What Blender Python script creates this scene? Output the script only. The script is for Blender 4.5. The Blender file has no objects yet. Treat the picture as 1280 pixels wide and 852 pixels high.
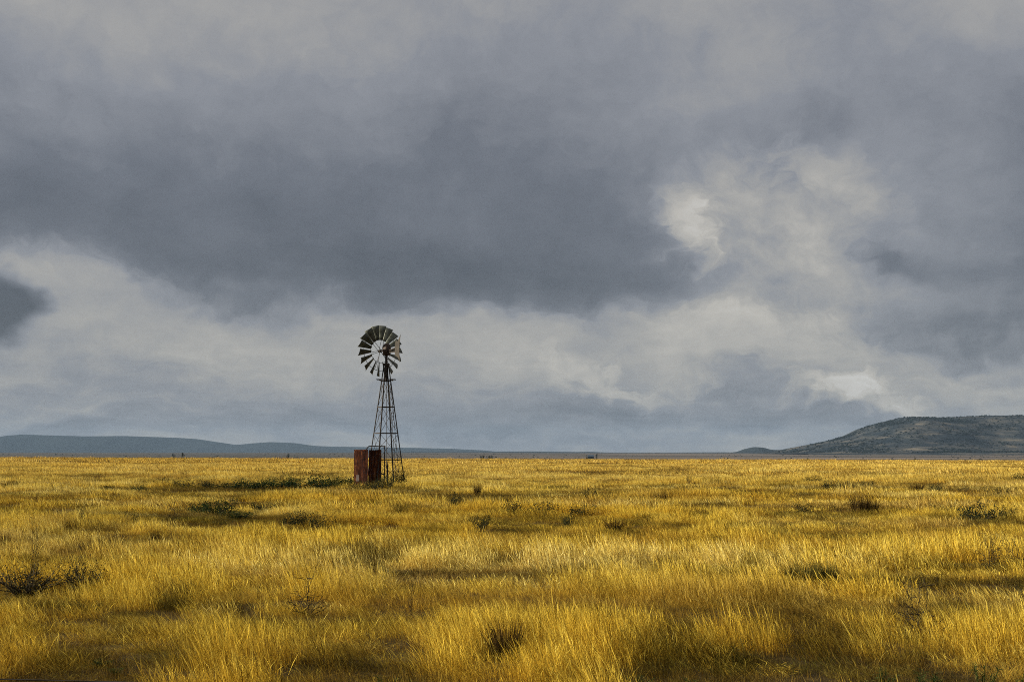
import bpy, math, random
import numpy as np
from mathutils import Vector, Matrix

random.seed(7)
RNG = np.random.default_rng(11)
SC = bpy.context.scene
COL = SC.collection
R = math.radians

# ------------------------------------------------------------------ camera
F = 1778.0            # focal length in photo pixels (1280 wide)
CX, CY = 640.0, 426.0
HOR = 568.0           # row of the true horizon
EYE = 1.65
PITCH = math.atan((HOR - CY) / F)
cam_d = bpy.data.cameras.new('camera')
cam = bpy.data.objects.new('camera', cam_d)
COL.objects.link(cam)
cam.location = (0, 0, EYE)
cam.rotation_euler = (math.pi / 2 + PITCH, 0, 0)
cam_d.sensor_width = 36.0
cam_d.lens = F / 1280 * 36.0
cam_d.clip_start = 0.1
cam_d.clip_end = 90000
SC.camera = cam


def ray(px, py):
    """world direction through a pixel of the photograph, scaled to y = 1"""
    x = (px - CX) / F
    z = (CY - py) / F
    c, s = math.cos(PITCH), math.sin(PITCH)
    d = (x, c - z * s, s + z * c)
    return d[0] / d[1], d[2] / d[1]


def at(px, Y):
    return ray(px, HOR)[0] * Y


# ------------------------------------------------------------------ noise
def _hash(ix, iy, seed):
    h = (ix.astype(np.int64) * 374761393 + iy.astype(np.int64) * 668265263 + seed * 1442695041) & 0xFFFFFFFF
    h = ((h ^ (h >> 13)) * 1274126177) & 0xFFFFFFFF
    return ((h ^ (h >> 16)) & 0xFFFF) / 65535.0


def vnoise(x, y, seed=0):
    x = np.asarray(x, float); y = np.asarray(y, float)
    ix, iy = np.floor(x), np.floor(y)
    fx, fy = x - ix, y - iy
    fx = fx * fx * fx * (fx * (fx * 6 - 15) + 10)
    fy = fy * fy * fy * (fy * (fy * 6 - 15) + 10)
    a = _hash(ix, iy, seed); b = _hash(ix + 1, iy, seed)
    c = _hash(ix, iy + 1, seed); d = _hash(ix + 1, iy + 1, seed)
    return (a + (b - a) * fx) * (1 - fy) + (c + (d - c) * fx) * fy


def fbm(x, y, seed=0, octv=4):
    s = 0; a = 0.5; t = 0
    x = np.asarray(x, float); y = np.asarray(y, float)
    for i in range(octv):
        s = s + a * vnoise(x * 2 ** i + 17.3 * i, y * 2 ** i - 9.1 * i, seed + i)
        t += a; a *= 0.5
    return s / t


def sstep(a, b, x):
    t = np.clip((np.asarray(x, float) - a) / (b - a), 0, 1)
    return t * t * (3 - 2 * t)


FIELD = 470.0


def gz(x, y):
    x = np.asarray(x, float); y = np.asarray(y, float)
    r = np.hypot(x, y)
    near = 1 - sstep(150, 600, r)
    z = 0.34 * (fbm(x / 16, y / 13, 3, 3) - 0.5) * sstep(4, 16, r) * near
    z = z + 0.10 * (fbm(x / 2.6, y / 2.0, 5, 2) - 0.5) * (1 - sstep(60, 160, r))
    z = z - 0.0028 * np.clip(x, -260, 260) * sstep(30, 320, r)
    z = z - 5.5 * sstep(FIELD - 10, 860, r)
    z = z + 15.0 * sstep(900, 7000, r) + 1.4 * (fbm(x / 900, y / 700, 9, 3) - 0.5) * sstep(900, 2500, r)
    return z


def g1(x, y):
    return float(gz(np.array([x]), np.array([y]))[0])


# ------------------------------------------------------------------ materials
def new_mat(name):
    m = bpy.data.materials.new(name)
    m.use_nodes = True
    nt = m.node_tree
    for n in list(nt.nodes):
        nt.nodes.remove(n)
    out = nt.nodes.new('ShaderNodeOutputMaterial')
    return m, nt, out


def lk(nt, a, b):
    nt.links.new(a, b)


def ramp(nt, fac, stops, interp='LINEAR'):
    n = nt.nodes.new('ShaderNodeValToRGB')
    n.color_ramp.interpolation = interp
    e = n.color_ramp.elements
    while len(e) > 1:
        e.remove(e[0])
    e[0].position = stops[0][0]; e[0].color = (*stops[0][1], 1)
    for p, c in stops[1:]:
        q = e.new(p); q.color = (*c, 1)
    if fac is not None:
        lk(nt, fac, n.inputs[0])
    return n.outputs[0]


def noise(nt, vec, scale, detail=4, rough=0.55, dist=0.0):
    n = nt.nodes.new('ShaderNodeTexNoise')
    n.inputs['Scale'].default_value = scale
    n.inputs['Detail'].default_value = detail
    n.inputs['Roughness'].default_value = rough
    n.inputs['Distortion'].default_value = dist
    if vec is not None:
        lk(nt, vec, n.inputs['Vector'])
    return n


def coords(nt, scale=(1, 1, 1), kind='Object'):
    t = nt.nodes.new('ShaderNodeTexCoord')
    m = nt.nodes.new('ShaderNodeMapping')
    m.inputs['Scale'].default_value = scale
    lk(nt, t.outputs[kind], m.inputs['Vector'])
    return m.outputs[0]


def mat_noise(name, stops, scale=(1, 1, 1), nscale=5, rough=0.8, metal=0.0, detail=5, bump=0.0):
    m, nt, out = new_mat(name)
    p = nt.nodes.new('ShaderNodeBsdfPrincipled')
    v = coords(nt, scale)
    n = noise(nt, v, nscale, detail, 0.62)
    lk(nt, ramp(nt, n.outputs[0], stops), p.inputs['Base Color'])
    p.inputs['Roughness'].default_value = rough
    p.inputs['Specular IOR Level'].default_value = 0.25
    p.inputs['Metallic'].default_value = metal
    if bump:
        b = nt.nodes.new('ShaderNodeBump')
        b.inputs['Strength'].default_value = bump
        lk(nt, n.outputs[0], b.inputs['Height'])
        lk(nt, b.outputs[0], p.inputs['Normal'])
    lk(nt, p.outputs[0], out.inputs['Surface'])
    return m


M = {}
M['steel'] = mat_noise('weathered_steel', [(0.3, (0.016, 0.013, 0.011)), (0.7, (0.042, 0.034, 0.028))], nscale=9, rough=0.7, metal=0.2)
M['rod'] = mat_noise('thin_rod_steel', [(0.3, (0.06, 0.052, 0.046)), (0.7, (0.12, 0.105, 0.09))], nscale=9, rough=0.7, metal=0.2)
M['blade'] = mat_noise('galvanised_sheet', [(0.3, (0.038, 0.043, 0.035)), (0.55, (0.085, 0.095, 0.08)), (0.75, (0.145, 0.155, 0.135))], scale=(1, 1, 1), nscale=4, rough=0.55, metal=0.35)
M['vane'] = mat_noise('tail_sheet', [(0.3, (0.022, 0.020, 0.016)), (0.7, (0.058, 0.050, 0.040))], nscale=4, rough=0.65, metal=0.1)
M['gear'] = mat_noise('oily_cast_iron', [(0.3, (0.015, 0.010, 0.008)), (0.7, (0.05, 0.028, 0.02))], nscale=7, rough=0.6)
M['wire'] = mat_noise('dark_wire', [(0.3, (0.02, 0.018, 0.015)), (0.7, (0.035, 0.028, 0.022))], nscale=20, rough=0.9)


def rust_mat(name, stops, streak):
    m, nt, out = new_mat(name)
    p = nt.nodes.new('ShaderNodeBsdfPrincipled')
    v = coords(nt, (1, 1, 0.16))
    a = noise(nt, v, 9, 6, 0.65)
    b = noise(nt, coords(nt, (1, 1, 0.8)), 7, 5, 0.7)
    mx = nt.nodes.new('ShaderNodeMath'); mx.operation = 'MULTIPLY_ADD'
    lk(nt, b.outputs[0], mx.inputs[0]); mx.inputs[1].default_value = 0.45
    ad = nt.nodes.new('ShaderNodeMath'); ad.operation = 'MULTIPLY'
    lk(nt, a.outputs[0], ad.inputs[0]); ad.inputs[1].default_value = 0.55
    lk(nt, ad.outputs[0], mx.inputs[2])
    lk(nt, ramp(nt, mx.outputs[0], stops), p.inputs['Base Color'])
    p.inputs['Roughness'].default_value = 0.95
    p.inputs['Specular IOR Level'].default_value = 0.08
    bm = nt.nodes.new('ShaderNodeBump'); bm.inputs['Strength'].default_value = 0.4
    lk(nt, b.outputs[0], bm.inputs['Height']); lk(nt, bm.outputs[0], p.inputs['Normal'])
    lk(nt, p.outputs[0], out.inputs['Surface'])
    return m


M['rust'] = rust_mat('rusted_sheet', [(0.38, (0.006, 0.0028, 0.0022)), (0.46, (0.020, 0.0065, 0.004)), (0.53, (0.042, 0.0125, 0.006)), (0.60, (0.105, 0.042, 0.014)), (0.7, (0.20, 0.11, 0.04))], 1)


def leaf_mat(name, stops, trans=0.25, inst=False):
    """foliage: a spread of leaf colours chosen leaf by leaf through the vertex attribute rnd"""
    m, nt, out = new_mat(name)
    a = nt.nodes.new('ShaderNodeAttribute'); a.attribute_name = 'rnd'
    col = ramp(nt, a.outputs['Fac'], stops)
    d = nt.nodes.new('ShaderNodeBsdfDiffuse'); t = nt.nodes.new('ShaderNodeBsdfTranslucent')
    mx = nt.nodes.new('ShaderNodeMixShader'); mx.inputs[0].default_value = trans
    lk(nt, col, d.inputs[0]); lk(nt, col, t.inputs[0])
    lk(nt, d.outputs[0], mx.inputs[1]); lk(nt, t.outputs[0], mx.inputs[2])
    lk(nt, mx.outputs[0], out.inputs['Surface'])
    return m


M['leaf_dark'] = leaf_mat('dark_shrub_leaf', [(0, (0.012, 0.016, 0.008)), (0.6, (0.03, 0.034, 0.014)), (1, (0.07, 0.062, 0.025))])
M['leaf_green'] = leaf_mat('green_shrub_leaf', [(0, (0.010, 0.018, 0.007)), (0.55, (0.022, 0.038, 0.012)), (0.85, (0.055, 0.060, 0.018)), (1, (0.15, 0.11, 0.035))])
M['leaf_weed'] = leaf_mat('green_weed_leaf', [(0, (0.016, 0.028, 0.009)), (0.6, (0.04, 0.065, 0.018)), (1, (0.16, 0.15, 0.045))])
M['leaf_grey'] = leaf_mat('grey_twig', [(0, (0.015, 0.013, 0.010)), (0.6, (0.045, 0.038, 0.028)), (1, (0.10, 0.085, 0.06))], 0.1)
M['leaf_heath'] = leaf_mat('heath_leaf', [(0, (0.016, 0.017, 0.008)), (0.5, (0.045, 0.042, 0.018)), (0.8, (0.10, 0.085, 0.032)), (1, (0.24, 0.18, 0.06))])
M['leaf_far'] = leaf_mat('far_tree_leaf', [(0, (0.006, 0.012, 0.012)), (1, (0.020, 0.030, 0.024))], 0.1)  # blue-dark leaf colour also carries the cloud shadow over the mesa scrub
M['tuss'] = leaf_mat('dark_tussock_blade', [(0, (0.014, 0.009, 0.005)), (0.6, (0.042, 0.026, 0.010)), (0.9, (0.11, 0.07, 0.02)), (1, (0.26, 0.17, 0.05))])
M['olive'] = leaf_mat('olive_tussock_blade', [(0, (0.03, 0.028, 0.008)), (0.6, (0.075, 0.07, 0.018)), (1, (0.20, 0.16, 0.04))])


def grass_mat():
    """dry straw: per-blade spread of hue, per-tuft colour carried by the instance"""
    m, nt, out = new_mat('dry_grass_blade')
    r_ = nt.nodes.new('ShaderNodeAttribute'); r_.attribute_name = 'rnd'
    t_ = nt.nodes.new('ShaderNodeAttribute'); t_.attribute_name = 'along'
    ic = nt.nodes.new('ShaderNodeAttribute'); ic.attribute_type = 'INSTANCER'; ic.attribute_name = 'icol'
    c1 = ramp(nt, r_.outputs['Fac'], [(0.0, (0.07, 0.055, 0.04)), (0.17, (0.26, 0.20, 0.14)), (0.33, (0.80, 0.74, 0.60)), (0.6, (1.0, 1.0, 0.95)), (0.85, (1.08, 1.12, 1.25)), (1.0, (1.18, 1.3, 1.9))])
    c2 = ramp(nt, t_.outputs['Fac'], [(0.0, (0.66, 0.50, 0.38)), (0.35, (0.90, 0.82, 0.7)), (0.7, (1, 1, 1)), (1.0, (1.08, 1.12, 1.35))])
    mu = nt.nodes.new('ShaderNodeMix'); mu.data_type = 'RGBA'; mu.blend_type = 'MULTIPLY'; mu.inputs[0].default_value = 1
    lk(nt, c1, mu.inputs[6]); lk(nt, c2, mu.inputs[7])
    m2 = nt.nodes.new('ShaderNodeMix'); m2.data_type = 'RGBA'; m2.blend_type = 'MULTIPLY'; m2.inputs[0].default_value = 1
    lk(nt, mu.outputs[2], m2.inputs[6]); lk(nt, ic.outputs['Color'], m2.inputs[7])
    d = nt.nodes.new('ShaderNodeBsdfDiffuse'); t = nt.nodes.new('ShaderNodeBsdfTranslucent')
    mx = nt.nodes.new('ShaderNodeMixShader'); mx.inputs[0].default_value = 0.20
    lk(nt, m2.outputs[2], d.inputs[0]); lk(nt, m2.outputs[2], t.inputs[0])
    lk(nt, d.outputs[0], mx.inputs[1]); lk(nt, t.outputs[0], mx.inputs[2])
    lk(nt, mx.outputs[0], out.inputs['Surface'])
    return m


M['grass'] = grass_mat()


def ground_mat():
    m, nt, out = new_mat('ground_soil_and_plain')
    p = nt.nodes.new('ShaderNodeBsdfPrincipled')
    geo = nt.nodes.new('ShaderNodeNewGeometry')
    ln = nt.nodes.new('ShaderNodeVectorMath'); ln.operation = 'LENGTH'
    lk(nt, geo.outputs['Position'], ln.inputs[0])
    # near: soil under litter
    n1 = noise(nt, geo.outputs['Position'], 6.0, 10, 0.78)
    soil = ramp(nt, n1.outputs[0], [(0.35, (0.022, 0.015, 0.006)), (0.55, (0.055, 0.037, 0.012)), (0.7, (0.12, 0.082, 0.024))])
    # far plain: grey veld in long stripes
    mp = nt.nodes.new('ShaderNodeMapping'); mp.inputs['Scale'].default_value = (0.0006, 0.0022, 0.002)
    lk(nt, geo.outputs['Position'], mp.inputs['Vector'])
    n2 = noise(nt, mp.outputs[0], 1.6, 6, 0.6, 0.4)
    plain = ramp(nt, n2.outputs[0], [(0.36, (0.035, 0.034, 0.030)), (0.46, (0.065, 0.058, 0.050)), (0.55, (0.12, 0.10, 0.085)), (0.68, (0.22, 0.175, 0.14))])
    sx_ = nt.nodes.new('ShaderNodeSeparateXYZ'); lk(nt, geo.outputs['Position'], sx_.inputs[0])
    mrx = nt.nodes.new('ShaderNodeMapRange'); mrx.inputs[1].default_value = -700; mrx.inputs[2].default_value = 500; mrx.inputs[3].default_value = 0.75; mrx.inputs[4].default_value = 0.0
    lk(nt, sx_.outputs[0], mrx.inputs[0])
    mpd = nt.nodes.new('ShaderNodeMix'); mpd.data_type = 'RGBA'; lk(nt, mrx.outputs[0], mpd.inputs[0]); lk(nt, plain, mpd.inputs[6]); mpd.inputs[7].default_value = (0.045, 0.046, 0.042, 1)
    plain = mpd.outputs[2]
    n3 = noise(nt, geo.outputs['Position'], 0.02, 4, 0.6)
    ad = nt.nodes.new('ShaderNodeMath'); ad.operation = 'MULTIPLY_ADD'
    lk(nt, n3.outputs[0], ad.inputs[0]); ad.inputs[1].default_value = 120; lk(nt, ln.outputs['Value'], ad.inputs[2])
    mr = nt.nodes.new('ShaderNodeMapRange'); mr.inputs[1].default_value = FIELD + 50; mr.inputs[2].default_value = FIELD + 130
    lk(nt, ad.outputs[0], mr.inputs[0])
    # straw coloured ground between the far tussocks
    straw = ramp(nt, n1.outputs[0], [(0.3, (0.20, 0.125, 0.028)), (0.7, (0.40, 0.26, 0.065))])
    mr2 = nt.nodes.new('ShaderNodeMapRange'); mr2.inputs[1].default_value = 60; mr2.inputs[2].default_value = 200
    lk(nt, ln.outputs['Value'], mr2.inputs[0])
    mx0 = nt.nodes.new('ShaderNodeMix'); mx0.data_type = 'RGBA'
    lk(nt, mr2.outputs[0], mx0.inputs[0]); lk(nt, soil, mx0.inputs[6]); lk(nt, straw, mx0.inputs[7])
    mx = nt.nodes.new('ShaderNodeMix'); mx.data_type = 'RGBA'
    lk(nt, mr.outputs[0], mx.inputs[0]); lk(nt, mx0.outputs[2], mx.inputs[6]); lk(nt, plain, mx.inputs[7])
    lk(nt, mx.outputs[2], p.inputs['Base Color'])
    p.inputs['Roughness'].default_value = 1.0
    p.inputs['Specular IOR Level'].default_value = 0.1
    b = nt.nodes.new('ShaderNodeBump'); b.inputs['Strength'].default_value = 0.6; b.inputs['Distance'].default_value = 0.05
    lk(nt, n1.outputs[0], b.inputs['Height']); lk(nt, b.outputs[0], p.inputs['Normal'])
    lk(nt, p.outputs[0], out.inputs['Surface'])
    return m


M['ground'] = ground_mat()


def hill_mat(name, stops, stretch, scale):
    m, nt, out = new_mat(name)
    p = nt.nodes.new('ShaderNodeBsdfPrincipled')
    geo = nt.nodes.new('ShaderNodeNewGeometry')
    mp = nt.nodes.new('ShaderNodeMapping'); mp.inputs['Scale'].default_value = stretch
    lk(nt, geo.outputs['Position'], mp.inputs['Vector'])
    n = noise(nt, mp.outputs[0], scale, 8, 0.65)
    lk(nt, ramp(nt, n.outputs[0], stops), p.inputs['Base Color'])
    p.inputs['Roughness'].default_value = 1.0
    p.inputs['Specular IOR Level'].default_value = 0.0
    lk(nt, p.outputs[0], out.inputs['Surface'])
    return m


# ------------------------------------------------------------------ mesh helpers
class MB:
    """collects vertices and faces with a per-vertex rnd value"""
    def __init__(s):
        s.v, s.f, s.r, s.a = [], [], [], []

    def add(s, verts, faces, rnd=0.5, along=None):
        o = len(s.v)
        s.v += [tuple(p) for p in verts]
        s.f += [tuple(i + o for i in q) for q in faces]
        s.r += [rnd] * len(verts)
        s.a += list(along) if along is not None else [0.5] * len(verts)

    def box(s, c, size, rot=None):
        x, y, z = [k / 2 for k in size]
        vs = [Vector((sx * x, sy * y, sz * z)) for sx in (-1, 1) for sy in (-1, 1) for sz in (-1, 1)]
        if rot is not None:
            vs = [rot @ q for q in vs]
        c = Vector(c)
        s.add([q + c for q in vs], [(0, 1, 3, 2), (4, 6, 7, 5), (0, 4, 5, 1), (2, 3, 7, 6), (0, 2, 6, 4), (1, 5, 7, 3)])

    def bar(s, a, b, w, h=None, up=(0, 0, 1)):
        """a straight bar of rectangular section"""
        a, b = Vector(a), Vector(b)
        d = (b - a); L = d.length; d = d / L
        u = Vector(up)
        if abs(u.dot(d)) > 0.95:
            u = Vector((1, 0, 0))
        sx = d.cross(u).normalized(); sz = sx.cross(d).normalized()
        h = h or w
        rot = Matrix((sx, d, sz)).transposed()
        s.box((a + b) / 2, (w, L, h), rot)

    def angle(s, a, b, w, t, u, v):
        """angle iron: two flanges along u and v"""
        a, b, u, v = Vector(a), Vector(b), Vector(u).normalized(), Vector(v).normalized()
        for p, q in ((u, v), (v, u)):
            vs = []
            for e in (a, b):
                vs += [e, e + p * w, e + p * w + q * t, e + q * t]
            s.add(vs, [(0, 1, 5, 4), (1, 2, 6, 5), (2, 3, 7, 6), (3, 0, 4, 7), (3, 2, 1, 0), (4, 5, 6, 7)])

    def tube(s, pts, rad, n=8, rnd=0.5, cap=True):
        pts = [Vector(p) for p in pts]
        rads = rad if isinstance(rad, (list, tuple)) else [rad] * len(pts)
        vs, fs = [], []
        prev = None
        for i, p in enumerate(pts):
            d = (pts[min(i + 1, len(pts) - 1)] - pts[max(i - 1, 0)]).normalized()
            u = prev if prev is not None else (Vector((0, 0, 1)) if abs(d.z) < 0.9 else Vector((1, 0, 0)))
            sx = d.cross(u)
            if sx.length < 1e-4:
                sx = d.orthogonal()
            sx.normalize(); sy = sx.cross(d).normalized(); prev = sy
            for k in range(n):
                t = 2 * math.pi * k / n
                vs.append(p + (sx * math.cos(t) + sy * math.sin(t)) * rads[i])
        for i in range(len(pts) - 1):
            for k in range(n):
                fs.append((i * n + k, i * n + (k + 1) % n, (i + 1) * n + (k + 1) % n, (i + 1) * n + k))
        if cap:
            fs.append(tuple(range(n))[::-1]); fs.append(tuple(range((len(pts) - 1) * n, len(pts) * n)))
        s.add(vs, fs, rnd)

    def mesh(s, name, mat, attrs=False):
        me = bpy.data.meshes.new(name)
        me.from_pydata(s.v, [], s.f)
        me.materials.append(mat)
        if attrs:
            k = me.attributes.new('rnd', 'FLOAT', 'POINT'); k.data.foreach_set('value', np.array(s.r, np.float32))
            k = me.attributes.new('along', 'FLOAT', 'POINT'); k.data.foreach_set('value', np.array(s.a, np.float32))
        me.update()
        return me

    def build(s, name, mat, parent=None, attrs=False, smooth=False):
        me = s.mesh(name, mat, attrs)
        if smooth:
            me.polygons.foreach_set('use_smooth', [True] * len(me.polygons))
        o = bpy.data.objects.new(name, me)
        COL.objects.link(o)
        if parent:
            o.parent = parent
        return o


def tag(o, label=None, cat=None, group=None, kind=None):
    if label: o['label'] = label
    if cat: o['category'] = cat
    if group: o['group'] = group
    if kind: o['kind'] = kind
    return o


def empty(name, loc, rz=0.0):
    o = bpy.data.objects.new(name, None)
    COL.objects.link(o)
    o.location = loc; o.rotation_euler = (0, 0, rz)
    o.empty_display_size = 0.2
    return o


def mesh_np(name, V, Fq, mat, smooth=False):
    me = bpy.data.meshes.new(name)
    me.vertices.add(len(V)); me.vertices.foreach_set('co', np.asarray(V, np.float32).ravel())
    k = Fq.shape[1]
    me.loops.add(Fq.size); me.loops.foreach_set('vertex_index', np.asarray(Fq, np.int32).ravel())
    me.polygons.add(len(Fq)); me.polygons.foreach_set('loop_start', np.arange(0, Fq.size, k, dtype=np.int32))
    if smooth:
        me.polygons.foreach_set('use_smooth', np.ones(len(Fq), bool))
    me.update(calc_edges=True)
    if mat: me.materials.append(mat)
    return me


# ------------------------------------------------------------------ ground sheet
def build_ground():
    rings = np.concatenate([[0.0], np.geomspace(1.0, 45000, 270)])
    na = 640
    ang = np.linspace(0, 2 * np.pi, na, endpoint=False)
    X = rings[1:, None] * np.sin(ang)[None]; Y = rings[1:, None] * np.cos(ang)[None]
    Z = gz(X, Y)
    V = np.stack([X, Y, Z], -1).reshape(-1, 3)
    nr = len(rings) - 1
    i = np.arange(nr - 1)[:, None] * na; j = np.arange(na)[None]; j2 = (j + 1) % na
    Q = np.stack([i + j, i + na + j, i + na + j2, i + j2], -1).reshape(-1, 4)
    c = len(V)
    V = np.vstack([V, [[0, 0, g1(0, 0)]]])
    # fan in the middle as quads collapsed onto the centre, two rim steps each
    k = np.arange(0, na, 2)
    fan = np.stack([np.full(na // 2, c), k, (k + 1) % na, (k + 2) % na], -1)
    Q = np.vstack([Q, fan])
    me = mesh_np('ground', V, Q, M['ground'], True)
    o = bpy.data.objects.new('ground', me); COL.objects.link(o)
    tag(o, kind='structure')


build_ground()


# ------------------------------------------------------------------ hills
def build_hill(name, prof, D, depth, base, mat, flat, seed, rough, nx=420, nt=60):
    """a hill as a full body: foot, front slope, crest, back slope; prof = (px,py) of its skyline"""
    px = np.array([p[0] for p in prof], float); py = np.array([p[1] for p in prof], float)
    xs = np.linspace(px[0], px[-1], nx)
    hy = np.interp(xs, px, py)
    ker = np.hanning(7); ker /= ker.sum()
    hy = np.convolve(np.pad(hy, 3, 'edge'), ker, 'valid')
    x = (xs - CX) / F * D
    crest = EYE + (HOR - hy) / F * D
    T = np.linspace(0, 1, nt)
    Xg = np.repeat(x[None], nt, 0)
    Yg = np.repeat((D - depth * 0.5 + depth * T)[:, None], nx, 1)
    s = np.where(T < 0.5, T / 0.5, (1 - T) / 0.5)
    sh = np.interp(s, [p[0] for p in flat], [p[1] for p in flat])[:, None]
    gul = (fbm(Xg / (depth * 0.12), Yg / (depth * 0.25), seed, 5) - 0.5)
    h = np.maximum(crest - base, 0.0)[None]
    sh2 = np.clip(sh + gul * rough * (4 * sh * (1 - sh) + 0.06), 0, 1.03)
    Z = base + h * sh2
    # crest distance varies sideways so the skyline is not one straight ridge line
    Yg = Yg + (fbm(Xg / (depth * 0.5), Xg * 0 + 3.3, seed + 7, 3) - 0.5) * depth * 0.35
    Z[0] = base - 6; Z[-1] = base - 6
    V = np.stack([Xg, Yg, Z], -1).reshape(-1, 3)
    i = np.arange(nt - 1)[:, None] * nx; j = np.arange(nx - 1)[None]
    Q = np.stack([i + j, i + j + 1, i + nx + j + 1, i + nx + j], -1).reshape(-1, 4)
    me = mesh_np(name, V, Q, mat, True)
    o = bpy.data.objects.new(name, me); COL.objects.link(o)
    tag(o, kind='structure')
    return o, (Xg, Yg, Z)


soft = [(0, 0), (0.25, 0.18), (0.55, 0.6), (0.8, 0.92), (1, 1)]
mesa_shape = [(0, 0), (0.2, 0.06), (0.36, 0.26), (0.52, 0.58), (0.66, 0.80), (0.78, 0.92), (1, 1)]
M['hill_far'] = hill_mat('far_hill_scrub_shaded', [(0.3, (0.012, 0.019, 0.024)), (0.7, (0.022, 0.029, 0.032))], (0.002, 0.002, 0.006), 1.5)  # scrub albedo kept dark to stand in for cloud shadow on the hills
M['mesa'] = hill_mat('mesa_slope_shaded', [(0.36, (0.012, 0.019, 0.026)), (0.48, (0.026, 0.033, 0.039)), (0.58, (0.058, 0.060, 0.059)), (0.68, (0.14, 0.125, 0.10))], (0.006, 0.006, 0.03), 1.2)  # cloud shadow over the mesa is put into these dark bluish stops
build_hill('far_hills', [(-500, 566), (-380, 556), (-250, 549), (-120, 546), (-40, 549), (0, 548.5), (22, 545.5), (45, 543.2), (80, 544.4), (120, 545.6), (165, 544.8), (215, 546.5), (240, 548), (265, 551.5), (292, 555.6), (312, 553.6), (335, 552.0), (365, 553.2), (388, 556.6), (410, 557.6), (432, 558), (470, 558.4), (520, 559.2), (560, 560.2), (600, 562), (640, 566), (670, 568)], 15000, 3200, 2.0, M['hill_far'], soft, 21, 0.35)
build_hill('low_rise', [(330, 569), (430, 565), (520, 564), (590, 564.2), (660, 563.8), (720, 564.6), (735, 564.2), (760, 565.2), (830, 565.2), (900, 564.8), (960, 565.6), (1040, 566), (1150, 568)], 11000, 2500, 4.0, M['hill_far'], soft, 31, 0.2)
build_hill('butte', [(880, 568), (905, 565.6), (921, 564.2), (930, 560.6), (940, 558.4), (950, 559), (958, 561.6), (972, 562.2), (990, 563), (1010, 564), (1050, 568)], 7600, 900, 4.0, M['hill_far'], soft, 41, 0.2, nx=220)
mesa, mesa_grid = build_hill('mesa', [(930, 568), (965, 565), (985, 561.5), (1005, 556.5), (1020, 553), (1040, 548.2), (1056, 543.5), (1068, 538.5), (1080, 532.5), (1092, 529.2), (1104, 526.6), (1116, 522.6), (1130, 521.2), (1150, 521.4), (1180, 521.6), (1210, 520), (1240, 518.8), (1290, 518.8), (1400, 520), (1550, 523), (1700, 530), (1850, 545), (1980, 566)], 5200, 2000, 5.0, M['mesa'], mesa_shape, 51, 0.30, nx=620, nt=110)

# ------------------------------------------------------------------ scattering by geometry nodes (stuff only)
PROTO = bpy.data.collections.new('prototypes')   # never linked to the scene


def scatter(name, P, variant, scale, rotz, tiltx, icol, protos, sz):
    """one 'stuff' object: instances of the prototype tufts on points"""
    c = bpy.data.collections.new(name + '_protos')
    for k, me in enumerate(protos):
        o = bpy.data.objects.new(f'{name}_proto_{k:02d}', me)
        c.objects.link(o)
    me = bpy.data.meshes.new(name)
    n = len(P)
    me.vertices.add(n); me.vertices.foreach_set('co', np.asarray(P, np.float32).ravel())
    at_ = me.attributes.new('variant', 'INT', 'POINT'); at_.data.foreach_set('value', np.asarray(variant, np.int32))
    at_ = me.attributes.new('iscale', 'FLOAT_VECTOR', 'POINT')
    S = np.stack([scale, scale, scale * sz], -1); at_.data.foreach_set('vector', S.astype(np.float32).ravel())
    at_ = me.attributes.new('irot', 'FLOAT_VECTOR', 'POINT')
    E = np.stack([tiltx, np.zeros(n), rotz], -1); at_.data.foreach_set('vector', E.astype(np.float32).ravel())
    at_ = me.attributes.new('icol', 'FLOAT_VECTOR', 'POINT'); at_.data.foreach_set('vector', np.asarray(icol, np.float32).ravel())
    o = bpy.data.objects.new(name, me); COL.objects.link(o)
    ng = bpy.data.node_groups.new(name, 'GeometryNodeTree')
    ng.interface.new_socket('Geometry', in_out='INPUT', socket_type='NodeSocketGeometry')
    ng.interface.new_socket('Geometry', in_out='OUTPUT', socket_type='NodeSocketGeometry')
    gi = ng.nodes.new('NodeGroupInput'); go = ng.nodes.new('NodeGroupOutput')
    ci = ng.nodes.new('GeometryNodeCollectionInfo'); ci.inputs['Collection'].default_value = c
    ci.inputs['Separate Children'].default_value = True; ci.inputs['Reset Children'].default_value = True
    ip = ng.nodes.new('GeometryNodeInstanceOnPoints'); ip.inputs['Pick Instance'].default_value = True

    def na(nm, ty):
        a = ng.nodes.new('GeometryNodeInputNamedAttribute'); a.data_type = ty
        a.inputs['Name'].default_value = nm
        return a.outputs['Attribute']
    ng.links.new(gi.outputs[0], ip.inputs['Points'])
    ng.links.new(ci.outputs[0], ip.inputs['Instance'])
    ng.links.new(na('variant', 'INT'), ip.inputs['Instance Index'])
    ng.links.new(na('irot', 'FLOAT_VECTOR'), ip.inputs['Rotation'])
    ng.links.new(na('iscale', 'FLOAT_VECTOR'), ip.inputs['Scale'])
    ng.links.new(ip.outputs[0], go.inputs[0])
    md = o.modifiers.new('scatter', 'NODES'); md.node_group = ng
    tag(o, kind='stuff')
    return o


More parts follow.
